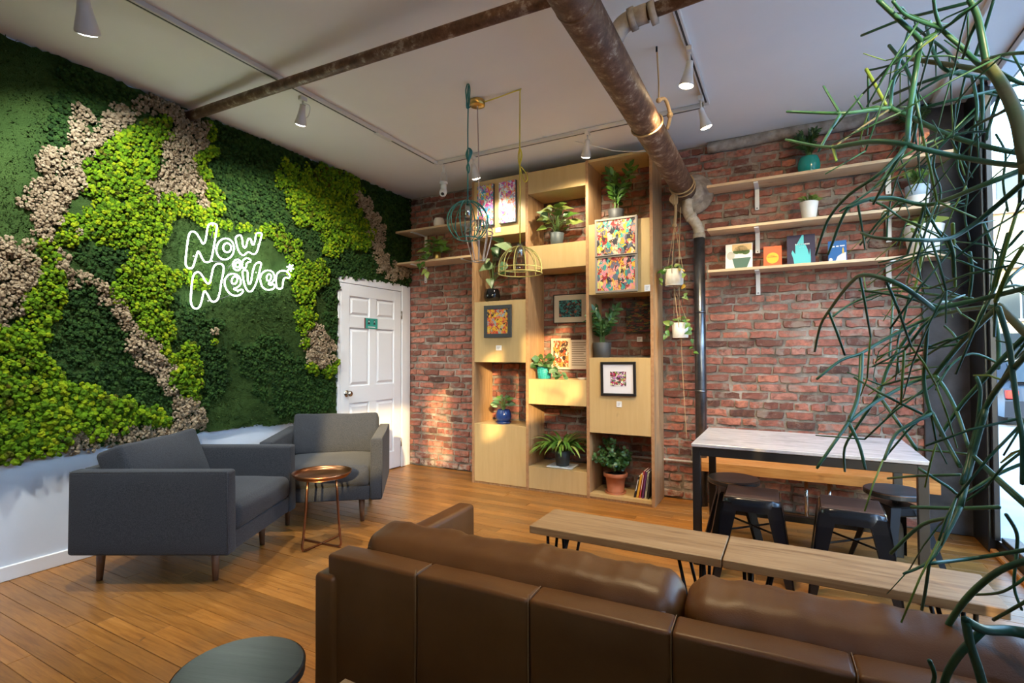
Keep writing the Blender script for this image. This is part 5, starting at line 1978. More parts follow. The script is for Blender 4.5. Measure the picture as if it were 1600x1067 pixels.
def build_plants():
    def new(name, label, c, cat='potted plant', group=None):
        return thing(name, label, cat, c, 0, group)
    # left corner shelves
    p = at(686, 350, y=4.545)
    t = new('white_planter', 'small rounded white pot on the upper left shelf', (p.x, 4.545, 2.652), 'pot')
    pot(t, (p.x, 4.545, 2.652), .042, .058, .108, 'pot_white', 'belly')
    p = at(683, 406, y=4.53)
    c = (p.x, 4.53, 2.297)
    t = new('trailing_pothos', 'green trailing pothos in a brass pot on the lower left shelf', c)
    pot(t, c, .035, .045, .09, 'brass')
    bush(t, (c[0], c[1], c[2] + .08), 26, (.075, .11), .15, .15, 'heart', ['leaf_mid', 'leaf_mid', 'leaf_light'], 3, bias=Vector((0, -.04, -.05)))
    trail(t, [(c[0] - .02, 4.48, 2.38), (c[0] - .05, 4.41, 2.34), (c[0] - .06, 4.39, 2.24), (c[0] - .03, 4.39, 2.15)], 9, (.06, .085), 'heart', ['leaf_mid', 'leaf_light'], 5)
    trail(t, [(c[0] - .05, 4.48, 2.38), (c[0] - .13, 4.42, 2.33), (c[0] - .15, 4.40, 2.25)], 6, (.06, .085), 'heart', ['leaf_mid'], 6)
    trail(t, [(c[0] + .04, 4.5, 2.40), (c[0] + .12, 4.46, 2.47), (c[0] + .17, 4.44, 2.45)], 6, (.07, .10), 'heart', ['leaf_mid'], 7)
    # plywood unit
    yy = 4.47
    p = at(769, 470, y=yy)
    c = (p.x, yy, 1.7955)
    t = new('caladium', 'tall leafy plant in a glossy round black vase', c)
    pot(t, c, .045, .082, .135, 'pot_black', 'belly')
    r = random.Random(4)
    st = MB()
    for i, (px, py, L) in enumerate(((797, 385, .17), (785, 372, .14), (775, 395, .15), (768, 410, .15), (790, 408, .13), (779, 425, .14), (765, 432, .12), (786, 436, .12), (773, 382, .12), (760, 400, .10))):
        q = at(px, py, y=yy - .05 + .02 * (i % 4))
        st.tube(smooth_path([(c[0], c[1], c[2] + .11), (c[0] + (q.x - c[0]) * .3, (c[1] + q.y) / 2, (c[2] + .1 + q.z) / 2), q - Vector((0, 0, .03))], 4), .003, 5)
        put_leaf(t, 'heart', ('leaf_var', 'leaf_blue', 'leaf_dark')[i % 3], q - Vector((0, 0, .03)), Vector((r.uniform(-.6, .6), -.35, r.uniform(.1, 1.) if i < 3 else r.uniform(-.7, .3))), L, r.uniform(-.4, .4))
    st.build('stems', 'stem', t)
    p = at(787, 664, y=4.46)
    c = (p.x, 4.46, .5895)
    t = new('blue_pot_plant', 'grey green leafy plant in a glossy cobalt blue pot', c)
    pot(t, (c[0], c[1], c[2] + .012), .045, .075, .125, 'pot_blue', 'belly')
    MB().lathe([(0, 0), (.062, 0), (.074, .012), (.078, .02), (.072, .019), (.06, .012), (0, .012)], c, 26).build('saucer', 'pot_blue', t)
    bush(t, (c[0], c[1], c[2] + .12), 26, (.06, .09), .085, .14, 'oval', ['leaf_blue', 'leaf_blue', 'leaf_mid'], 8)
    p = at(870, 380, y=4.46)
    c = (p.x, 4.46, 2.2925)
    t = new('syngonium', 'arrowhead plant with yellow green leaves in a blue grey pot', c)
    pot(t, c, .054, .070, .125, 'pot_bluegrey')
    bush(t, (c[0], c[1], c[2] + .11), 34, (.085, .125), .19, .27, 'heart', ['leaf_light', 'leaf_var', 'leaf_mid', 'leaf_light'], 9, xmax=2.30, xmin=1.79)
    p = at(852, 592, y=4.45)
    c = (p.x - .01, 4.45, 1.0425)
    t = new('trailing_peperomia', 'dark trailing plant in a woven turquoise pot', c)
    o = pot(t, c, .058, .068, .11, 'pot_turquoise')
    m = MB()
    for k in range(18):
        a = 2 * math.pi * k / 18
        m.tube([(c[0] + .0585 * math.cos(a), c[1] + .0585 * math.sin(a), c[2] + .003), (c[0] + .0685 * math.cos(a), c[1] + .0685 * math.sin(a), c[2] + .107)], .003, 5)
    for k in range(7):
        rr = .0592 + .0095 * k / 6
        m.tube([(c[0] + rr * math.cos(a), c[1] + rr * math.sin(a), c[2] + .008 + .0155 * k) for a in np.linspace(0, 6.2832, 25)[:-1]], .0028, 5, closed=True)
    m.build('weave', 'pot_turquoise', o)
    bush(t, (c[0], c[1], c[2] + .10), 16, (.06, .085), .10, .10, 'round', ['leaf_dark', 'leaf_blue'], 12, xmin=1.80)
    trail(t, [(c[0] + .04, 4.42, 1.15), (c[0] + .11, 4.40, 1.15), (c[0] + .17, 4.39, 1.10), (c[0] + .25, 4.39, 1.07)], 13, (.055, .08), 'round', ['leaf_dark', 'leaf_blue'], 13)
    trail(t, [(c[0] - .04, 4.42, 1.15), (c[0] - .04, 4.41, 1.21), (c[0] - .07, 4.40, 1.19)], 5, (.05, .075), 'round', ['leaf_dark'], 14)
    p = at(911, 592, y=4.44)
    single(MB().lathe([(0, 0), (.035, 0), (.05, .012), (.053, .016), (.048, .015), (.035, .006), (0, .006)], (p.x, 4.44, 1.0425), 24), 'small_dish', 'plastic_white', 'small white dish beside the turquoise pot', 'dish')
    # fern on a tray
    p = at(879, 728, y=4.45)
    c = (p.x, 4.45, .2265)
    tr = single(MB().cbox(c[0] - .13, c[0] + .12, 4.365, 4.56, .2265, .242, .006), 'plant_tray', 'plastic_white', 'flat white tray under the fern', 'tray')
    t = new('strap_fern', 'bright green arching fern in a dark grey pot on a white tray', (c[0], c[1], .2425))
    pot(t, (c[0], c[1], .2425), .06, .076, .14, 'pot_darkgrey')
    r = random.Random(21)
    for i in range(120):
        a = r.uniform(0, 6.283)
        d = Vector((math.cos(a), (math.sin(a) * .8 if math.sin(a) < 0 else math.sin(a) * .3) - .15, r.uniform(1.0, 2.8)))
        q = Vector((c[0] + .035 * math.cos(a), c[1] + .035 * math.sin(a), .36))
        put_leaf(t, 'strap', 'leaf_mid' if i % 4 else 'leaf_light', q, d, r.uniform(.22, .36), r.uniform(-.3, .3), Vector((0, 0, 1)))
    # zz plants
    p = at(963, 338, y=4.45)
    c = (p.x, 4.45, 2.4275)
    t = new('zz_plant', 'tall glossy zz plant in a grey pot on the top right of the unit', c)
    pot(t, c, .062, .072, .13, 'pot_grey')
    zz_plant(t, (c[0], c[1], c[2] + .11), 8, .38, .17, 'leaf_mid', 5, .085, 'oval')
    p = at(941, 556, y=4.44)
    c = (p.x, 4.44, 1.2435)
    t = new('zz_plant', 'dark zz plant in a slate grey pot beside the small dark painting', c)
    pot(t, c, .072, .082, .135, 'pot_grey')
    zz_plant(t, (c[0], c[1], c[2] + .12), 10, .34, .18, 'leaf_dark', 6, .075, 'oval')
    p = at(962, 773, y=4.46)
    c = (p.x, 4.46, .0505)
    t = new('jade_bush', 'small leaved bush in a terracotta pot on the lowest shelf', c)
    pot(t, (c[0], c[1], c[2] + .015), .072, .105, .165, 'terracotta', 'rim')
    MB().lathe([(0, 0), (.085, 0), (.094, .018), (.088, .018), (.08, .01), (0, .01)], c, 26).build('saucer', 'terracotta', t)
    r = random.Random(31)
    st, lf = MB(), MB()
    for i in range(44):
        a, u = r.uniform(0, 6.283), r.random()
        rad = .19 * math.sqrt(r.random())
        e = Vector((c[0] - .03 + rad * math.cos(a), min(c[1] + rad * .8 * math.sin(a), YB - .06), c[2] + .20 + .27 * (1 - (rad / .19) ** 2 * .6) * r.uniform(.4, 1.05)))
        b = Vector((c[0], c[1], c[2] + .16))
        st.tube([b, b.lerp(e, .5) + Vector((0, 0, .02)), e], .002, 5)
        for k in range(16):
            q = b.lerp(e, r.uniform(.45, 1.05))
            cloud_leaf(lf, 'round', 'leaf_dark', q, Vector((r.uniform(-1, 1), r.uniform(-1, .6), r.uniform(-.3, .9))), r.uniform(.026, .042), r.uniform(-.6, .6))
    st.build('stems', 'stem_brown', t)
    o = lf.build('foliage', 'leaf_dark', t)
    o['kind'] = 'stuff'
    # right shelves
    p = at(1264, 268, y=4.59)
    c = (p.x, 4.59, 2.6725)
    t = new('teal_pot_plant', 'dark leafy plant in a glazed teal pot on the top shelf', c)
    pot(t, c, .058, .076, .13, 'pot_teal', 'belly')
    zz_plant(t, (c[0], c[1], c[2] + .11), 12, .22, .10, 'leaf_dark', 8, .05)
    p = at(1264, 335, y=4.59)
    c = (p.x, 4.59, 2.3125)
    t = new('succulent', 'small succulent in a tapered white pot on the middle shelf', c)
    pot(t, c, .046, .066, .14, 'pot_white')
    bush(t, (c[0], c[1], c[2] + .125), 22, (.04, .06), .055, .05, 'oval', ['leaf_light', 'leaf_mid', 'leaf_light'], 15, tilt=.5)
    p = at(1430, 243, y=4.59)
    c = (p.x, 4.59, 2.6725)
    t = new('clay_pot_plant', 'spiky plant in a pink clay pot at the end of the top shelf', c)
    pot(t, c, .062, .082, .19, 'pot_pinkclay', 'rim')
    zz_plant(t, (c[0], c[1], c[2] + .17), 5, .20, .12, 'leaf_dark', 18, .05)
    p = at(1434, 320, y=4.59)
    c = (p.x, 4.59, 2.3125)
    t = new('two_tone_pot_plant', 'green sprig in a pale blue and white pot on the middle shelf', c)
    pot(t, c, .058, .068, .085, 'pot_white', soil=False, name='pot_base')
    pot(t, (c[0], c[1], c[2] + .0852), .068, .074, .075, 'pot_paleblue')
    zz_plant(t, (c[0], c[1], c[2] + .14), 7, .13, .06, 'leaf_mid', 19, .035)
    p = at(1444, 408, y=4.575)
    c = (p.x, 4.575, 1.9675)
    t = new('big_white_pot_plant', 'large white pot with one bright leaf at the end of the lowest shelf', c)
    pot(t, c, .085, .118, .21, 'pot_white')
    bush(t, (c[0], c[1], c[2] + .19), 6, (.08, .12), .07, .07, 'heart', ['leaf_mid', 'leaf_light'], 23, ymax=4.6)
    # plants in the hanging pots
    h, P1, P2 = HANG
    for P, r0, seed, n in ((P1, .07, 41, 12), (P2, .055, 43, 8)):
        MB().lathe([(0, .048), (.055, .048), (.056, .044)], (P.x, P.y, P.z), 18).build('soil', 'soil', h)
        bush(h, (P.x, P.y, P.z + .05), n, (.04, .06), .06, .05, 'heart', ['leaf_mid', 'leaf_light'], seed)
        trail(h, [(P.x + .05, P.y - .05, P.z + .07), (P.x + .09, P.y - .07, P.z + .03), (P.x + .10, P.y - .07, P.z - .08), (P.x + .12, P.y - .07, P.z - .20)], 7, (.04, .06), 'heart', ['leaf_yellow', 'leaf_mid', 'leaf_light'] if seed == 41 else ['leaf_mid'], seed + 1)
        trail(h, [(P.x - .05, P.y - .05, P.z + .07), (P.x - .09, P.y - .05, P.z + .04), (P.x - .11, P.y - .05, P.z - .05)], 5, (.045, .07), 'heart', ['leaf_light', 'leaf_mid'], seed + 2)


build_plants()


# ================================================================== pictures, cards, books
def picture(name, label, x0, x1, z0, z1, yw, frame, fw, matm, mw, artm, th=.022, rot=0., cat='painting', group=None, rise=.004):
    """flat against a wall face at y = yw (front towards -y)"""
    xc, zc = (x0 + x1) / 2, (z0 + z1) / 2
    t = thing(name, label, cat, (xc, yw, z0), 0, group)
    parts = []
    if fw:
        for a, b, c, d in ((x0, x1, z1 - fw, z1), (x0, x1, z0, z0 + fw), (x0, x0 + fw, z0 + fw, z1 - fw), (x1 - fw, x1, z0 + fw, z1 - fw)):
            parts.append(('frame', frame, MB().cbox(a, b, yw - th, yw - .0005, c, d, .0015)))
    a, b, c, d = x0 + fw, x1 - fw, z0 + fw, z1 - fw
    if mw:
        parts.append(('mat_board', matm, MB().box(a, b, yw - th * .55, yw - .001, c, d)))
        parts.append(('artwork', artm, MB().box(a + mw, b - mw, yw - th * .55 - .0015, yw - th * .55 - .0002, c + mw, d - mw)))
    else:
        parts.append(('artwork', artm, MB().box(a, b, yw - th * .75 if fw else yw - th, yw - .001, c, d)))
        if not fw and frame:
            parts.append(('canvas_edge', frame, MB().box(a - .0015, b + .0035, yw - th * .92, yw - .0008, c - .004, d + .0015)))
    for n, m, mb in parts:
        if rot:
            mb.rot('Y', rot, (xc, yw, zc))
        mb.build(n, m, t)
    return t


def rect(p0, p1, y):
    a, b = at(*p0, y=y), at(*p1, y=y)
    return a.x, b.x, b.z, a.z


def card(label, cx, cyy, w, h, y, name='price_card'):
    p = at(cx, cyy, y=y)
    t = thing(name, label, 'card', (p.x, y, p.z - h / 2), 0, 'small white artwork cards')
    MB().cbox(p.x - w / 2, p.x + w / 2, y - .004, y - .0005, p.z - h / 2, p.z + h / 2, .0008).build('card', 'card', t)
    for k in range(3):
        MB().box(p.x - w * .33, p.x + w * (.3 - .1 * k), y - .0045, y - .004, p.z + h * (.2 - .2 * k) - .002, p.z + h * (.2 - .2 * k) + .002).build('print_line', 'card_print', t)


def build_art():
    y = UY + .0015
    picture('canvas_painting', 'tall blue and white canvas, left of the pair at the top', 1.205, 1.385, 2.545, 2.945, y, 'frame_slate', 0, None, 0, 'art_bluewhite', .03)
    picture('canvas_painting', 'tall lilac and white canvas, right of the pair at the top', 1.452, 1.632, 2.545, 2.945, y, 'frame_slate', 0, None, 0, 'art_lilac', .03)
    picture('framed_painting', 'red and yellow abstract painting in a wide slate frame', *rect((757.5, 478), (800, 527), y), y, 'frame_slate', .038, None, 0, 'art_fire', .02)
    picture('framed_painting', 'upper colourful abstract in a thin silver frame', *rect((931, 345), (997, 398), y), y, 'frame_silver', .018, None, 0, 'art_colour1', .03)
    picture('framed_painting', 'lower colourful abstract in a thin silver frame', *rect((931.5, 402), (997, 455), y), y, 'frame_silver', .018, None, 0, 'art_colour2', .03)
    picture('framed_print', 'black framed abstract print with a white mat, hung slightly crooked', *rect((939.5, 565), (994.5, 619.5), y), y, 'frame_black', .022, 'matboard', .062, 'art_bw', .022, rot=-.012)
    yb = YB - .012
    picture('framed_print', 'dark teal print in a cream mat on the bricks', *rect((865.5, 461), (918.5, 504), yb), yb, 'frame_black', .008, 'mat_warm', .052, 'art_teal', .02)
    picture('canvas_painting', 'small dark banded painting on the bricks beside the zz plant', *rect((980, 473), (1017, 518), yb), yb, 'frame_black', 0, None, 0, 'art_dark', .03)
    # mirrored print and the printed sheet below it
    x0, x1, z0, z1 = rect((861.5, 529), (892, 577), yb)
    picture('poster', 'orange mirrored pattern print on a pale sheet', x0, x1, z0, z1, yb, None, 0, 'paper', .022, 'art_print', .008, cat='poster')
    x0, x1, z0, z1 = rect((892, 531), (918, 577), yb)
    t = thing('text_sheet', 'pale sheet of printed text beside the mirrored print', 'poster', ((x0 + x1) / 2, yb, z0))
    MB().cbox(x0, x1, yb - .008, yb - .0005, z0, z1, .001).build('sheet', 'paper', t)
    MB().box(x0, x1, yb - .0086, yb - .0005, z0 - .008, z0).build('red_edge', 'sign_red', t)
    for k in range(11):
        zz = z1 - .03 - k * (z1 - z0 - .05) / 11
        MB().box(x0 + .012, x1 - .015 - .02 * (k % 3 == 2), yb - .0086, yb - .0082, zz - .003, zz + .003).build('text_line', 'stem_brown', t)
    card('white card under the pair of tall canvases', 778.5, 359.5, .058, .045, y)
    card('white card under the red and yellow painting', 779.5, 543.5, .062, .048, y)
    card('white card at the corner below the two silver framed abstracts', 1011.5, 450, .048, .055, y)
    card('white card under the crooked black frame', 967.5, 631.5, .046, .05, y)
    card('pale card on the bricks under the dark banded painting', 999.5, 530, .05, .045, yb)


def book(label, x, w, h, th, lean, cover, zt, yc=4.60, extra=None, group='books standing on the lowest right shelf'):
    """standing on a shelf, cover to the viewer, top leaning back"""
    t = thing('book', label, 'book', (x, yc, zt), 0, group)
    parts = [('cover', cover, MB().cbox(-w / 2, w / 2, -th / 2, -th / 2 + .003, 0, h, .0006)), ('back_cover', cover, MB().cbox(-w / 2, w / 2, th / 2 - .003, th / 2, 0, h, .0006)),
             ('spine', cover, MB().cbox(-w / 2, -w / 2 + .003, -th / 2 + .003, th / 2 - .003, 0, h, .0006)), ('pages', 'book_white', MB().box(-w / 2 + .004, w / 2 - .003, -th / 2 + .0031, th / 2 - .0031, .003, h - .003))]
    for n, m, pl in (extra or []):
        mb = MB()
        for q in pl:
            mb.prism([((a - .5) * w, b * h) for a, b in q], -th / 2 - .0008, -th / 2 + .0005, 'xz')
        parts.append((n, m, mb))
    off = math.sin(lean) * 0
    for n, m, mb in parts:
        mb.rot('X', -lean, (0, th / 2, 0))
        mb.build(n, m, t, world=False)
    return t


def circ(cx, cyy, rx, ry, n=20):
    return [(cx + rx * math.cos(a), cyy + ry * math.sin(a)) for a in np.linspace(0, 2 * math.pi, n + 1)[:-1]]


def build_books():
    zs = 1.9672
    def span(l, r_, top, bot):
        yb_ = 4.60
        a, b = at(l, (top + bot) / 2, y=yb_), at(r_, (top + bot) / 2, y=yb_)
        return (a.x + b.x) / 2, b.x - a.x, at((l + r_) / 2, top, y=4.63).z - zs
    x, w, h = span(1133.5, 1175.5, 381, 421)
    book('book with a houseplant in a green pot on the cover', x, w, h, .018, .16, 'book_white', zs, extra=[
        ('cover_wall', 'book_sand', [[(.25, .72), (.98, .72), (.98, .98), (.25, .98)]]),
        ('cover_foliage', 'book_leaf', [circ(.58, .76, .24, .16), circ(.42, .7, .14, .1), circ(.75, .68, .16, .12)]),
        ('cover_pot', 'book_green', [[(.35, .05), (.80, .05), (.95, .44), (.25, .44)]]),
        ('cover_leaf', 'book_grey', [circ(.2, .55, .15, .16)])])
    x, w, h = span(1193, 1221.5, 386, 416)
    book('bright orange book with a yellow oval on the cover', x, w, h, .03, .14, 'book_orange', zs, extra=[
        ('cover_oval', 'book_sun', [circ(.5, .42, .34, .27)]), ('cover_text', 'book_red', [[(.24, .45), (.76, .45), (.76, .49), (.24, .49)], [(.38, .53), (.62, .53), (.62, .56), (.38, .56)]])])
    x, w, h = span(1229.5, 1274, 367, 414)
    book('dark purple book with a turquoise flame shaped hand on the cover', x, w, h, .02, .14, 'book_night', zs, extra=[
        ('cover_hand', 'book_teal', [[(.26, .01), (.84, .01), (.84, .22), (.82, .52), (.78, .30), (.74, .48), (.68, .62), (.60, .70), (.60, .98), (.54, .98), (.36, .70), (.30, .66), (.30, .36), (.20, .50), (.16, .40), (.22, .24)]]),
        ('cover_sand', 'book_white', [[(.42, .0), (.72, .0), (.66, .06), (.5, .06)]]),
        ('cover_text', 'book_white', [[(.30 + .065 * k, .655), (.345 + .065 * k, .655), (.345 + .065 * k, .70), (.30 + .065 * k, .70)] for k in range(8)] + [[(.44 + .06 * k, .57), (.48 + .06 * k, .57), (.48 + .06 * k, .605), (.44 + .06 * k, .605)] for k in range(3)])])
    x, w, h = span(1294, 1323, 377, 410)
    book('blue book with a pale shape on the cover, right of the purple one', x, w, h, .022, .14, 'book_blue', zs, extra=[
        ('cover_shape', 'book_pale', [[(.38, .02), (.96, .02), (.96, .44), (.72, .38), (.5, .26)], circ(.13, .12, .1, .09)]),
        ('cover_bottle', 'gold', [[(.76, .38), (.86, .38), (.86, .56), (.83, .66), (.79, .66), (.76, .56)]]),
        ('cover_text', 'book_white', [[(.16, .70), (.36, .70), (.36, .76), (.16, .76)], [(.44, .71), (.58, .71), (.58, .77), (.44, .77)], [(.64, .72), (.90, .72), (.90, .78), (.64, .78)]])])
    # leaning row on the lowest shelf of the unit
    specs = [('thin black book with a white spine line, first in the leaning row', 'book_black', .185, .014), ('yellow orange book second in the leaning row', 'book_yellow', .205, .018),
             ('pink red book in the middle of the leaning row', 'book_red', .235, .012), ('purple book next to the pink red one in the leaning row', 'book_purple', .23, .014),
             ('pale grey book near the end of the leaning row', 'book_grey', .225, .014), ('black book leaning against the side of the shelf unit', 'book_black', .24, .012)]
    zf = .0503
    x = 2.885
    xr = x
    lean = .16
    y0 = 4.385
    n = len(specs)
    for i in range(n - 1, -1, -1):
        label, mat, h, th = specs[i]
        wdt = .15 + .012 * (i % 3)
        lean_i = .10 + .05 * (n - 1 - i) / 2.2
        # foot position so that books touch
        xr -= th * 1.08 + .006
        t = thing('book', label, 'book', (xr - h * math.sin(lean_i) * .0, y0 + wdt / 2, zf), 0, 'books leaning in the plywood unit')
        parts = [('cover', mat, MB().cbox(0, .002, -wdt / 2, wdt / 2, 0, h, .0005)), ('back_cover', mat, MB().cbox(th - .002, th, -wdt / 2, wdt / 2, 0, h, .0005)),
                 ('spine', mat, MB().cbox(.002, th - .002, -wdt / 2, -wdt / 2 + .002, 0, h, .0005)), ('pages', 'book_white', MB().box(.0021, th - .0021, -wdt / 2 + .0022, wdt / 2 - .002, .002, h - .002))]
        if i in (0, 2, 4):
            parts.append(('spine_label', 'book_white' if i != 4 else 'book_black', MB().box(th * .3, th * .7, -wdt / 2 - .0006, -wdt / 2 + .0005, h * .3, h * .85)))
        sl = lean_i
        dx = -.028 * (n - 1 - i) * 0
        for nm, m, mb in parts:
            mb.rot('Y', sl, (th, 0, 0))
            mb.move((-h * math.sin(sl) * .55 - .004, 0, 0))
            mb.build(nm, m, t, world=False)


build_art()
build_books()


# ================================================================== the pencil plant by the window
def pencil_plant():
    base = Vector((4.33, .66, 0))
    t = thing('pencil_plant', 'big pencil cactus with long bare green stems in front of the window', 'plant', base)
    pot(t, tuple(base), .15, .19, .36, 'pot_grey')
    r = random.Random(17)

    def A(q):
        return 1200 + q[0] / 2.667, q[1] / 2.667

    def B(q):
        return 1200 + q[0] / 2.667, 350 + q[1] / 2.667

    def Cc(q):
        return 1000 + q[0] / 2.498, 640 + q[1] / 2.498

    def depth(px, py, layer):
        # sheets of branches at their own distances, bowing away from the trunk
        s = (1600 - px) / 400
        return .86 + .50 * max(s, 0.) ** 1.1 + .3 * min(s, 0.) + .24 * layer + .10 * math.sin(px * .017 + 2.1 * layer) * min(1., max(0., s) * 2.5) + .11 * math.sin(py * .013 + 1.3 * layer) * min(1., max(0., s) * 2.5)

    stems = []   # (pts3d, r0, r1, mat)

    def add(fn, pts, w0, w1=None, layer=0, mat='pencil'):
        """w in photo pixels across"""
        w1 = w0 * .8 if w1 is None else w1
        P, R = [], []
        n = len(pts)
        for i, q in enumerate(pts):
            px, py = fn(q)
            d = depth(px, py, layer)
            P.append(at_d(px, py, d))
            R.append((w0 + (w1 - w0) * i / max(1, n - 1)) / 2 / F * d * 1.12)
        pp = smooth_path(P, 4) if n > 2 else P
        m = len(pp)
        rr = [R[0] + (R[-1] - R[0]) * i / max(1, m - 1) for i in range(m)]
        mb = MB().tube(pp, rr, 8)
        for e, q in ((pp[0], rr[0]), (pp[-1], rr[-1])):
            mb.ico(e, q * 1.06, 1)
        mb.build('stem', mat, t)
        stems.append((pp, rr, layer))

    # crop A: upper right
    add(A, [(460, 0), (550, 85), (625, 155), (635, 175)], 6.5, 7, 0)
    add(A, [(635, 175), (610, 330), (588, 480), (580, 600)], 8, 7, 0)
    add(A, [(1090, 645), (950, 620), (800, 580), (700, 540), (600, 490), (510, 450)], 7.5, 6.5, 1)
    add(A, [(510, 450), (420, 460), (300, 472), (80, 465)], 6, 3.5, 1)
    add(A, [(1090, 692), (950, 680), (800, 655), (640, 620), (560, 600), (430, 590), (275, 615)], 8.5, 6.5, 0)
    add(A, [(275, 615), (200, 608), (75, 582)], 5, 3.5, 0)
    add(A, [(300, 472), (262, 410), (232, 360)], 4, 3, 1)
    add(A, [(300, 478), (250, 560), (210, 630)], 4.5, 3.5, 1)
    add(A, [(270, 610), (285, 670)], 4.5, 4, 0, 'pencil_young')
    add(A, [(500, 460), (390, 530), (280, 610)], 3, 2.6, 1, 'pencil_bark')
    add(A, [(490, 435), (450, 360), (410, 290)], 4.5, 5, 1, 'pencil_young')
    add(A, [(510, 445), (520, 350), (555, 230), (585, 130)], 5, 3, 1)
    add(A, [(390, 148), (560, 80), (640, 60), (720, 40), (840, 10)], 3.5, 5, 2)
    add(A, [(1000, 400), (960, 345), (860, 250), (790, 180), (720, 120), (650, 95), (570, 60), (520, 5)], 9, 4, 0)
    add(A, [(690, 0), (700, 60), (730, 130), (800, 190)], 4, 6, 0)
    add(A, [(840, 0), (870, 60), (890, 150), (910, 260)], 8, 10, 0)
    add(A, [(910, 260), (960, 330), (1000, 400), (1040, 500), (1062, 600), (1085, 700)], 13, 21, 0, 'pencil_bark')
    add(A, [(940, 0), (900, 130), (865, 230)], 4, 5, 1)
    add(A, [(590, 245), (690, 260), (760, 270), (850, 285), (920, 300)], 6, 8, 1, 'pencil_bark')
    add(A, [(640, 170), (760, 100), (890, 0)], 5, 4, 0)
    add(A, [(610, 110), (660, 150), (740, 210), (790, 265)], 4, 4, 1)
    add(A, [(660, 110), (690, 220), (740, 290), (870, 320), (1000, 330)], 4, 6, 2)
    add(A, [(440, 430), (600, 360), (720, 320), (850, 290)], 4, 5, 2)
    add(A, [(505, 190), (560, 260), (600, 340), (625, 420), (620, 500), (605, 590)], 4.5, 4, 2)
    add(A, [(410, 295), (480, 280), (545, 260)], 3, 3, 2)
    add(A, [(930, 240), (1000, 225), (1067, 220)], 4.5, 5, 0)
    add(A, [(850, 320), (870, 420), (870, 500)], 4.5, 4, 1)
    add(A, [(890, 330), (895, 450), (890, 540)], 4.5, 4, 2)
    add(A, [(640, 450), (800, 410), (930, 380), (1067, 345)], 4, 5, 2)
    add(A, [(970, 380), (930, 500), (910, 580)], 5, 4, 0)
    add(A, [(1000, 455), (870, 520), (820, 555)], 4.5, 4, 0)
    add(A, [(960, 300), (1010, 330), (1067, 350)], 5, 5, 1)
    add(A, [(580, 605), (470, 720), (340, 810), (260, 900), (225, 980), (200, 1060)], 5, 3, 0)
    add(A, [(560, 640), (480, 740), (420, 800), (300, 880)], 4, 3, 1)
    add(A, [(1090, 695), (950, 750), (850, 790), (750, 830), (650, 855), (520, 825), (420, 830), (340, 862)], 8, 5, 1)
    add(A, [(420, 830), (340, 862), (300, 930), (270, 1010), (250, 1060)], 4.5, 3, 1)
    add(A, [(1090, 740), (950, 860), (850, 940), (750, 995), (600, 1000), (450, 990), (390, 970)], 8, 3.5, 0)
    add(A, [(650, 856), (630, 930), (600, 1000), (580, 1060)], 4.5, 3.5, 1)
    add(A, [(650, 856), (700, 950), (740, 1010), (760, 1060)], 4, 3, 1)
    add(A, [(750, 995), (770, 1060), (775, 1150)], 6, 5, 0)
    add(A, [(660, 600), (560, 700), (520, 800), (500, 900), (495, 1000)], 3, 2.5, 2)
    add(A, [(700, 620), (690, 700), (720, 800), (700, 900)], 3, 2.5, 2)
    add(A, [(800, 590), (790, 700), (830, 800), (820, 900), (840, 1000)], 3, 2.5, 2)
    add(A, [(950, 560), (990, 640), (980, 760), (1000, 880)], 3, 3, 1)
    # crop B: middle right
    add(B, [(1090, 262), (900, 310), (690, 355)], 7.5, 7, 0)
    add(B, [(690, 355), (620, 300), (520, 240), (400, 212), (340, 250), (270, 340), (220, 420), (195, 530)], 7, 3, 0)
    add(B, [(965, 342), (800, 360), (650, 400), (480, 485), (385, 540), (300, 570), (205, 645)], 7, 3.5, 1)
    add(B, [(965, 342), (1020, 400), (1070, 450), (1110, 480)], 10, 12, 1, 'pencil_bark')
    add(B, [(390, 543), (385, 650), (370, 740), (335, 828)], 6, 5, 1)
    add(B, [(335, 828), (270, 920), (205, 1015)], 5, 4, 1)
    add(B, [(338, 832), (380, 920), (405, 1020)], 5, 4, 1)
    add(B, [(695, 630), (600, 660), (450, 740), (335, 828)], 6, 4, 1)
    add(B, [(965, 342), (900, 400), (800, 500), (695, 630)], 8, 6, 1)
    add(B, [(695, 630), (740, 690), (790, 790), (835, 930)], 5.5, 5, 1)
    add(B, [(685, 790), (600, 830), (530, 880), (485, 980)], 5.5, 4, 0)
    add(B, [(685, 790), (740, 900), (800, 1010)], 6, 6, 0)
    add(B, [(665, 420), (655, 560), (650, 660), (670, 760), (685, 790)], 5, 5, 0)
    add(B, [(620, 420), (560, 500), (500, 600), (460, 710), (380, 830), (320, 930), (320, 1030)], 5, 3, 2)
    add(B, [(460, 710), (530, 810), (620, 940)], 4.5, 5, 2)
    add(B, [(360, 640), (480, 710), (640, 790)], 3, 4, 0)
    add(B, [(255, 370), (290, 460), (320, 545)], 3.5, 3, 0)
    add(B, [(270, 385), (350, 330), (460, 290), (560, 280), (700, 295), (850, 310)], 3, 4, 2)
    add(B, [(520, 290), (515, 420), (505, 550)], 3, 2.6, 2)
    add(B, [(590, 290), (560, 420), (540, 500), (545, 620)], 3, 2.6, 1)
    add(B, [(1090, 530), (960, 680), (890, 800), (850, 930), (835, 1000), (810, 1080)], 8, 8, 0)
    add(B, [(1090, 450), (960, 580), (870, 680), (800, 760), (720, 880)], 8, 5, 1)
    add(B, [(960, 350), (1000, 480), (1020, 620), (1040, 780), (1060, 900), (1060, 1080)], 7.5, 6, 0)
    add(B, [(940, 360), (960, 480), (960, 600)], 6, 5, 2)
    add(B, [(870, 640), (885, 700), (870, 850), (850, 960)], 5, 5, 0)
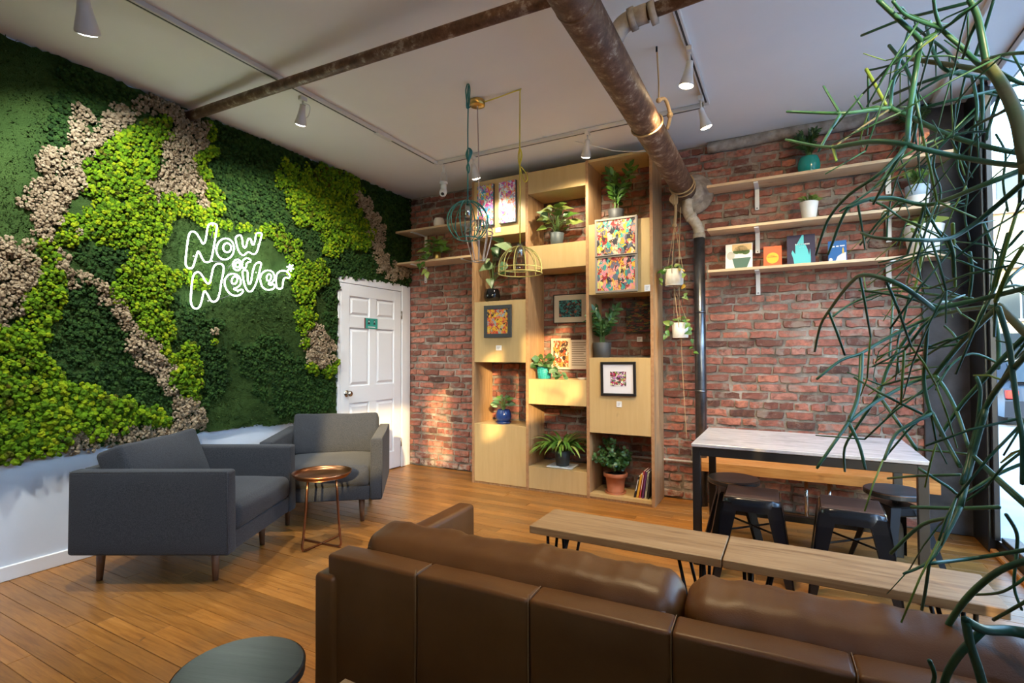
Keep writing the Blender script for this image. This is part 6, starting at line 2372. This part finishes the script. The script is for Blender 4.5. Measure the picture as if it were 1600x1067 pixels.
    add(B, [(630, 940), (750, 950), (835, 960)], 3, 3.5, 1)
    add(B, [(850, 960), (930, 1040), (1000, 1110), (1090, 1190)], 6, 6, 0)
    add(B, [(500, 1060), (620, 1050), (800, 1045)], 3, 4, 2)
    add(B, [(960, 580), (850, 540), (760, 590), (700, 690)], 3.5, 3, 2)
    add(B, [(720, 640), (650, 700), (560, 740), (500, 800)], 3, 2.5, 2)
    add(B, [(900, 0), (960, 120), (1060, 30)], 4, 4, 2)
    add(B, [(1000, 40), (960, 180), (930, 300)], 5, 5, 1)
    add(B, [(1060, 100), (1000, 200), (950, 320)], 6, 6, 0, 'pencil_young')
    add(B, [(770, 0), (775, 140), (780, 260)], 5, 3.5, 1, 'pencil_young')
    add(B, [(600, 20), (640, 100), (620, 240), (580, 330)], 4, 3, 2, 'pencil_young')
    add(B, [(840, 120), (850, 200), (840, 300)], 5, 4, 1)
    # crop C: lower right
    add(Cc, [(1520, 585), (1400, 630), (1290, 720), (1215, 820), (1160, 920), (1110, 980), (1000, 1040), (850, 1062)], 9.5, 7, 0)
    add(Cc, [(850, 1062), (780, 1035), (715, 985)], 6, 4, 0, 'pencil_young')
    add(Cc, [(1540, 880), (1440, 862), (1340, 858), (1270, 820)], 17, 11, -1)
    add(Cc, [(1270, 820), (1290, 920), (1320, 1010), (1345, 1100)], 11, 12, -1)
    add(Cc, [(1340, 858), (1250, 950), (1200, 1030), (1180, 1100)], 11, 9, -1)
    add(Cc, [(1250, 380), (1200, 480), (1130, 590), (1030, 640)], 7, 3.5, 0)
    add(Cc, [(1130, 590), (1115, 700), (1100, 780)], 4.5, 4, 0)
    add(Cc, [(980, 560), (1100, 450), (1230, 420)], 5, 5, 1)
    add(Cc, [(1130, 600), (1300, 580), (1520, 545)], 5, 6, 0)
    add(Cc, [(1060, 380), (1250, 385), (1400, 380)], 4.5, 6, 1)
    add(Cc, [(1350, 0), (1300, 180), (1250, 380)], 7, 7.5, 0)
    add(Cc, [(1300, 180), (1400, 270), (1520, 375)], 6, 6.5, 0)
    add(Cc, [(1300, 722), (1400, 715), (1470, 680), (1520, 640)], 3.5, 4, 1)
    add(Cc, [(1430, 410), (1470, 480), (1470, 560), (1460, 690), (1490, 780)], 5, 3.5, 1)
    add(Cc, [(1090, 230), (1200, 300), (1260, 330), (1400, 250), (1520, 200)], 4, 5, 2)
    add(Cc, [(1130, 980), (1150, 1040), (1130, 1100)], 6, 5, -1)
    add(Cc, [(1080, 960), (1110, 1030), (1120, 1090)], 5, 4.5, 0)
    add(Cc, [(1380, 820), (1450, 780), (1520, 740)], 4.5, 5, 0)
    add(Cc, [(1260, 1000), (1330, 940), (1420, 900), (1520, 870)], 4, 6, 1)
    # trunk and hidden feeders outside the picture
    foot = base + Vector((0, 0, .34))
    tk = [foot, Vector((4.345, .70, .8)), Vector((4.36, .74, 1.25)), Vector((4.34, .77, 1.5)), at_d(1606, 262, depth(1606, 262, 0))]
    MB().tube(smooth_path(tk, 6), [.020 - .007 * i / 24 for i in range(25)], 10).build('trunk', 'pencil_bark', t)
    hub = [Vector((4.36, .74, 1.25)), Vector((4.345, .70, .85)), Vector((4.35, .72, 1.05)), Vector((4.35, .765, 1.42))]
    for px, py, l, w, h in ((1608, 242, 1, 8, 3), (1608, 260, 0, 9, 3), (1608, 262, 1, 8, 3), (1608, 278, 0, 9, 3), (1608, 448, 0, 8, 0), (1614, 530, 1, 12, 0), (1608, 548, 0, 8, 0), (1608, 518, 1, 8, 0),
                            (1608, 874, 0, 10, 1), (1616, 992, -1, 17, 1), (1608, 858, 0, 7, 1), (1608, 790, 0, 6, 2), (1608, 796, 0, 6, 2)):
        d = depth(px, py, l)
        e = at_d(px, py, d)
        MB().tube(smooth_path([hub[h], hub[h].lerp(e, .5) + Vector((.02, .0, .03)), e], 4), w / 2 / F * d, 8).build('stem', 'pencil', t)
    # finer twigs forking off behind
    tips = MB()
    n = 0
    src = [s for s in stems if s[2] >= 0 and s[0][len(s[0]) // 2].z > 1.2]
    twig, young = MB(), MB()
    for i in range(150):
        pp, rr, l = src[r.randrange(len(src))]
        k = r.randrange(len(pp) // 3, len(pp))
        p = pp[min(k, len(pp) - 1)]
        d = Vector((r.uniform(-.9, .4), r.uniform(-.1, 1.), r.uniform(-.9, .5))).normalized()
        q, w = p, min(rr[min(k, len(rr) - 1)] * .6, .0032)
        for seg in range(r.randrange(1, 4)):
            L = r.uniform(.06, .17)
            e = q + d * L + Vector((0, 0, -.012))
            dd = np.array(e) - CAM
            if 800 + F * (dd @ BX) / (dd @ BD) < 1340 or e.z > 2.6:
                break
            mb = young if (seg > 0 and r.random() < .5) else twig
            mb.tube([q, q.lerp(e, .5) + Vector((0, 0, .006)), e], [w, w, w * .85], 6)
            if r.random() < .5:
                d2 = (d + Vector((r.uniform(-.9, .9), r.uniform(-.6, .6), r.uniform(-.8, .8)))).normalized()
                f = e + d2 * L * .7
                mb.tube([e, f], [w * .85, w * .6], 6)
            d = (d + Vector((r.uniform(-.6, .6), r.uniform(-.4, .6), r.uniform(-.7, .4)))).normalized()
            q = e
            w *= .85
    for mb, m in ((twig, 'pencil'), (young, 'pencil_young')):
        o = mb.build('twigs', m, t)
        o['kind'] = 'stuff'


pencil_plant()
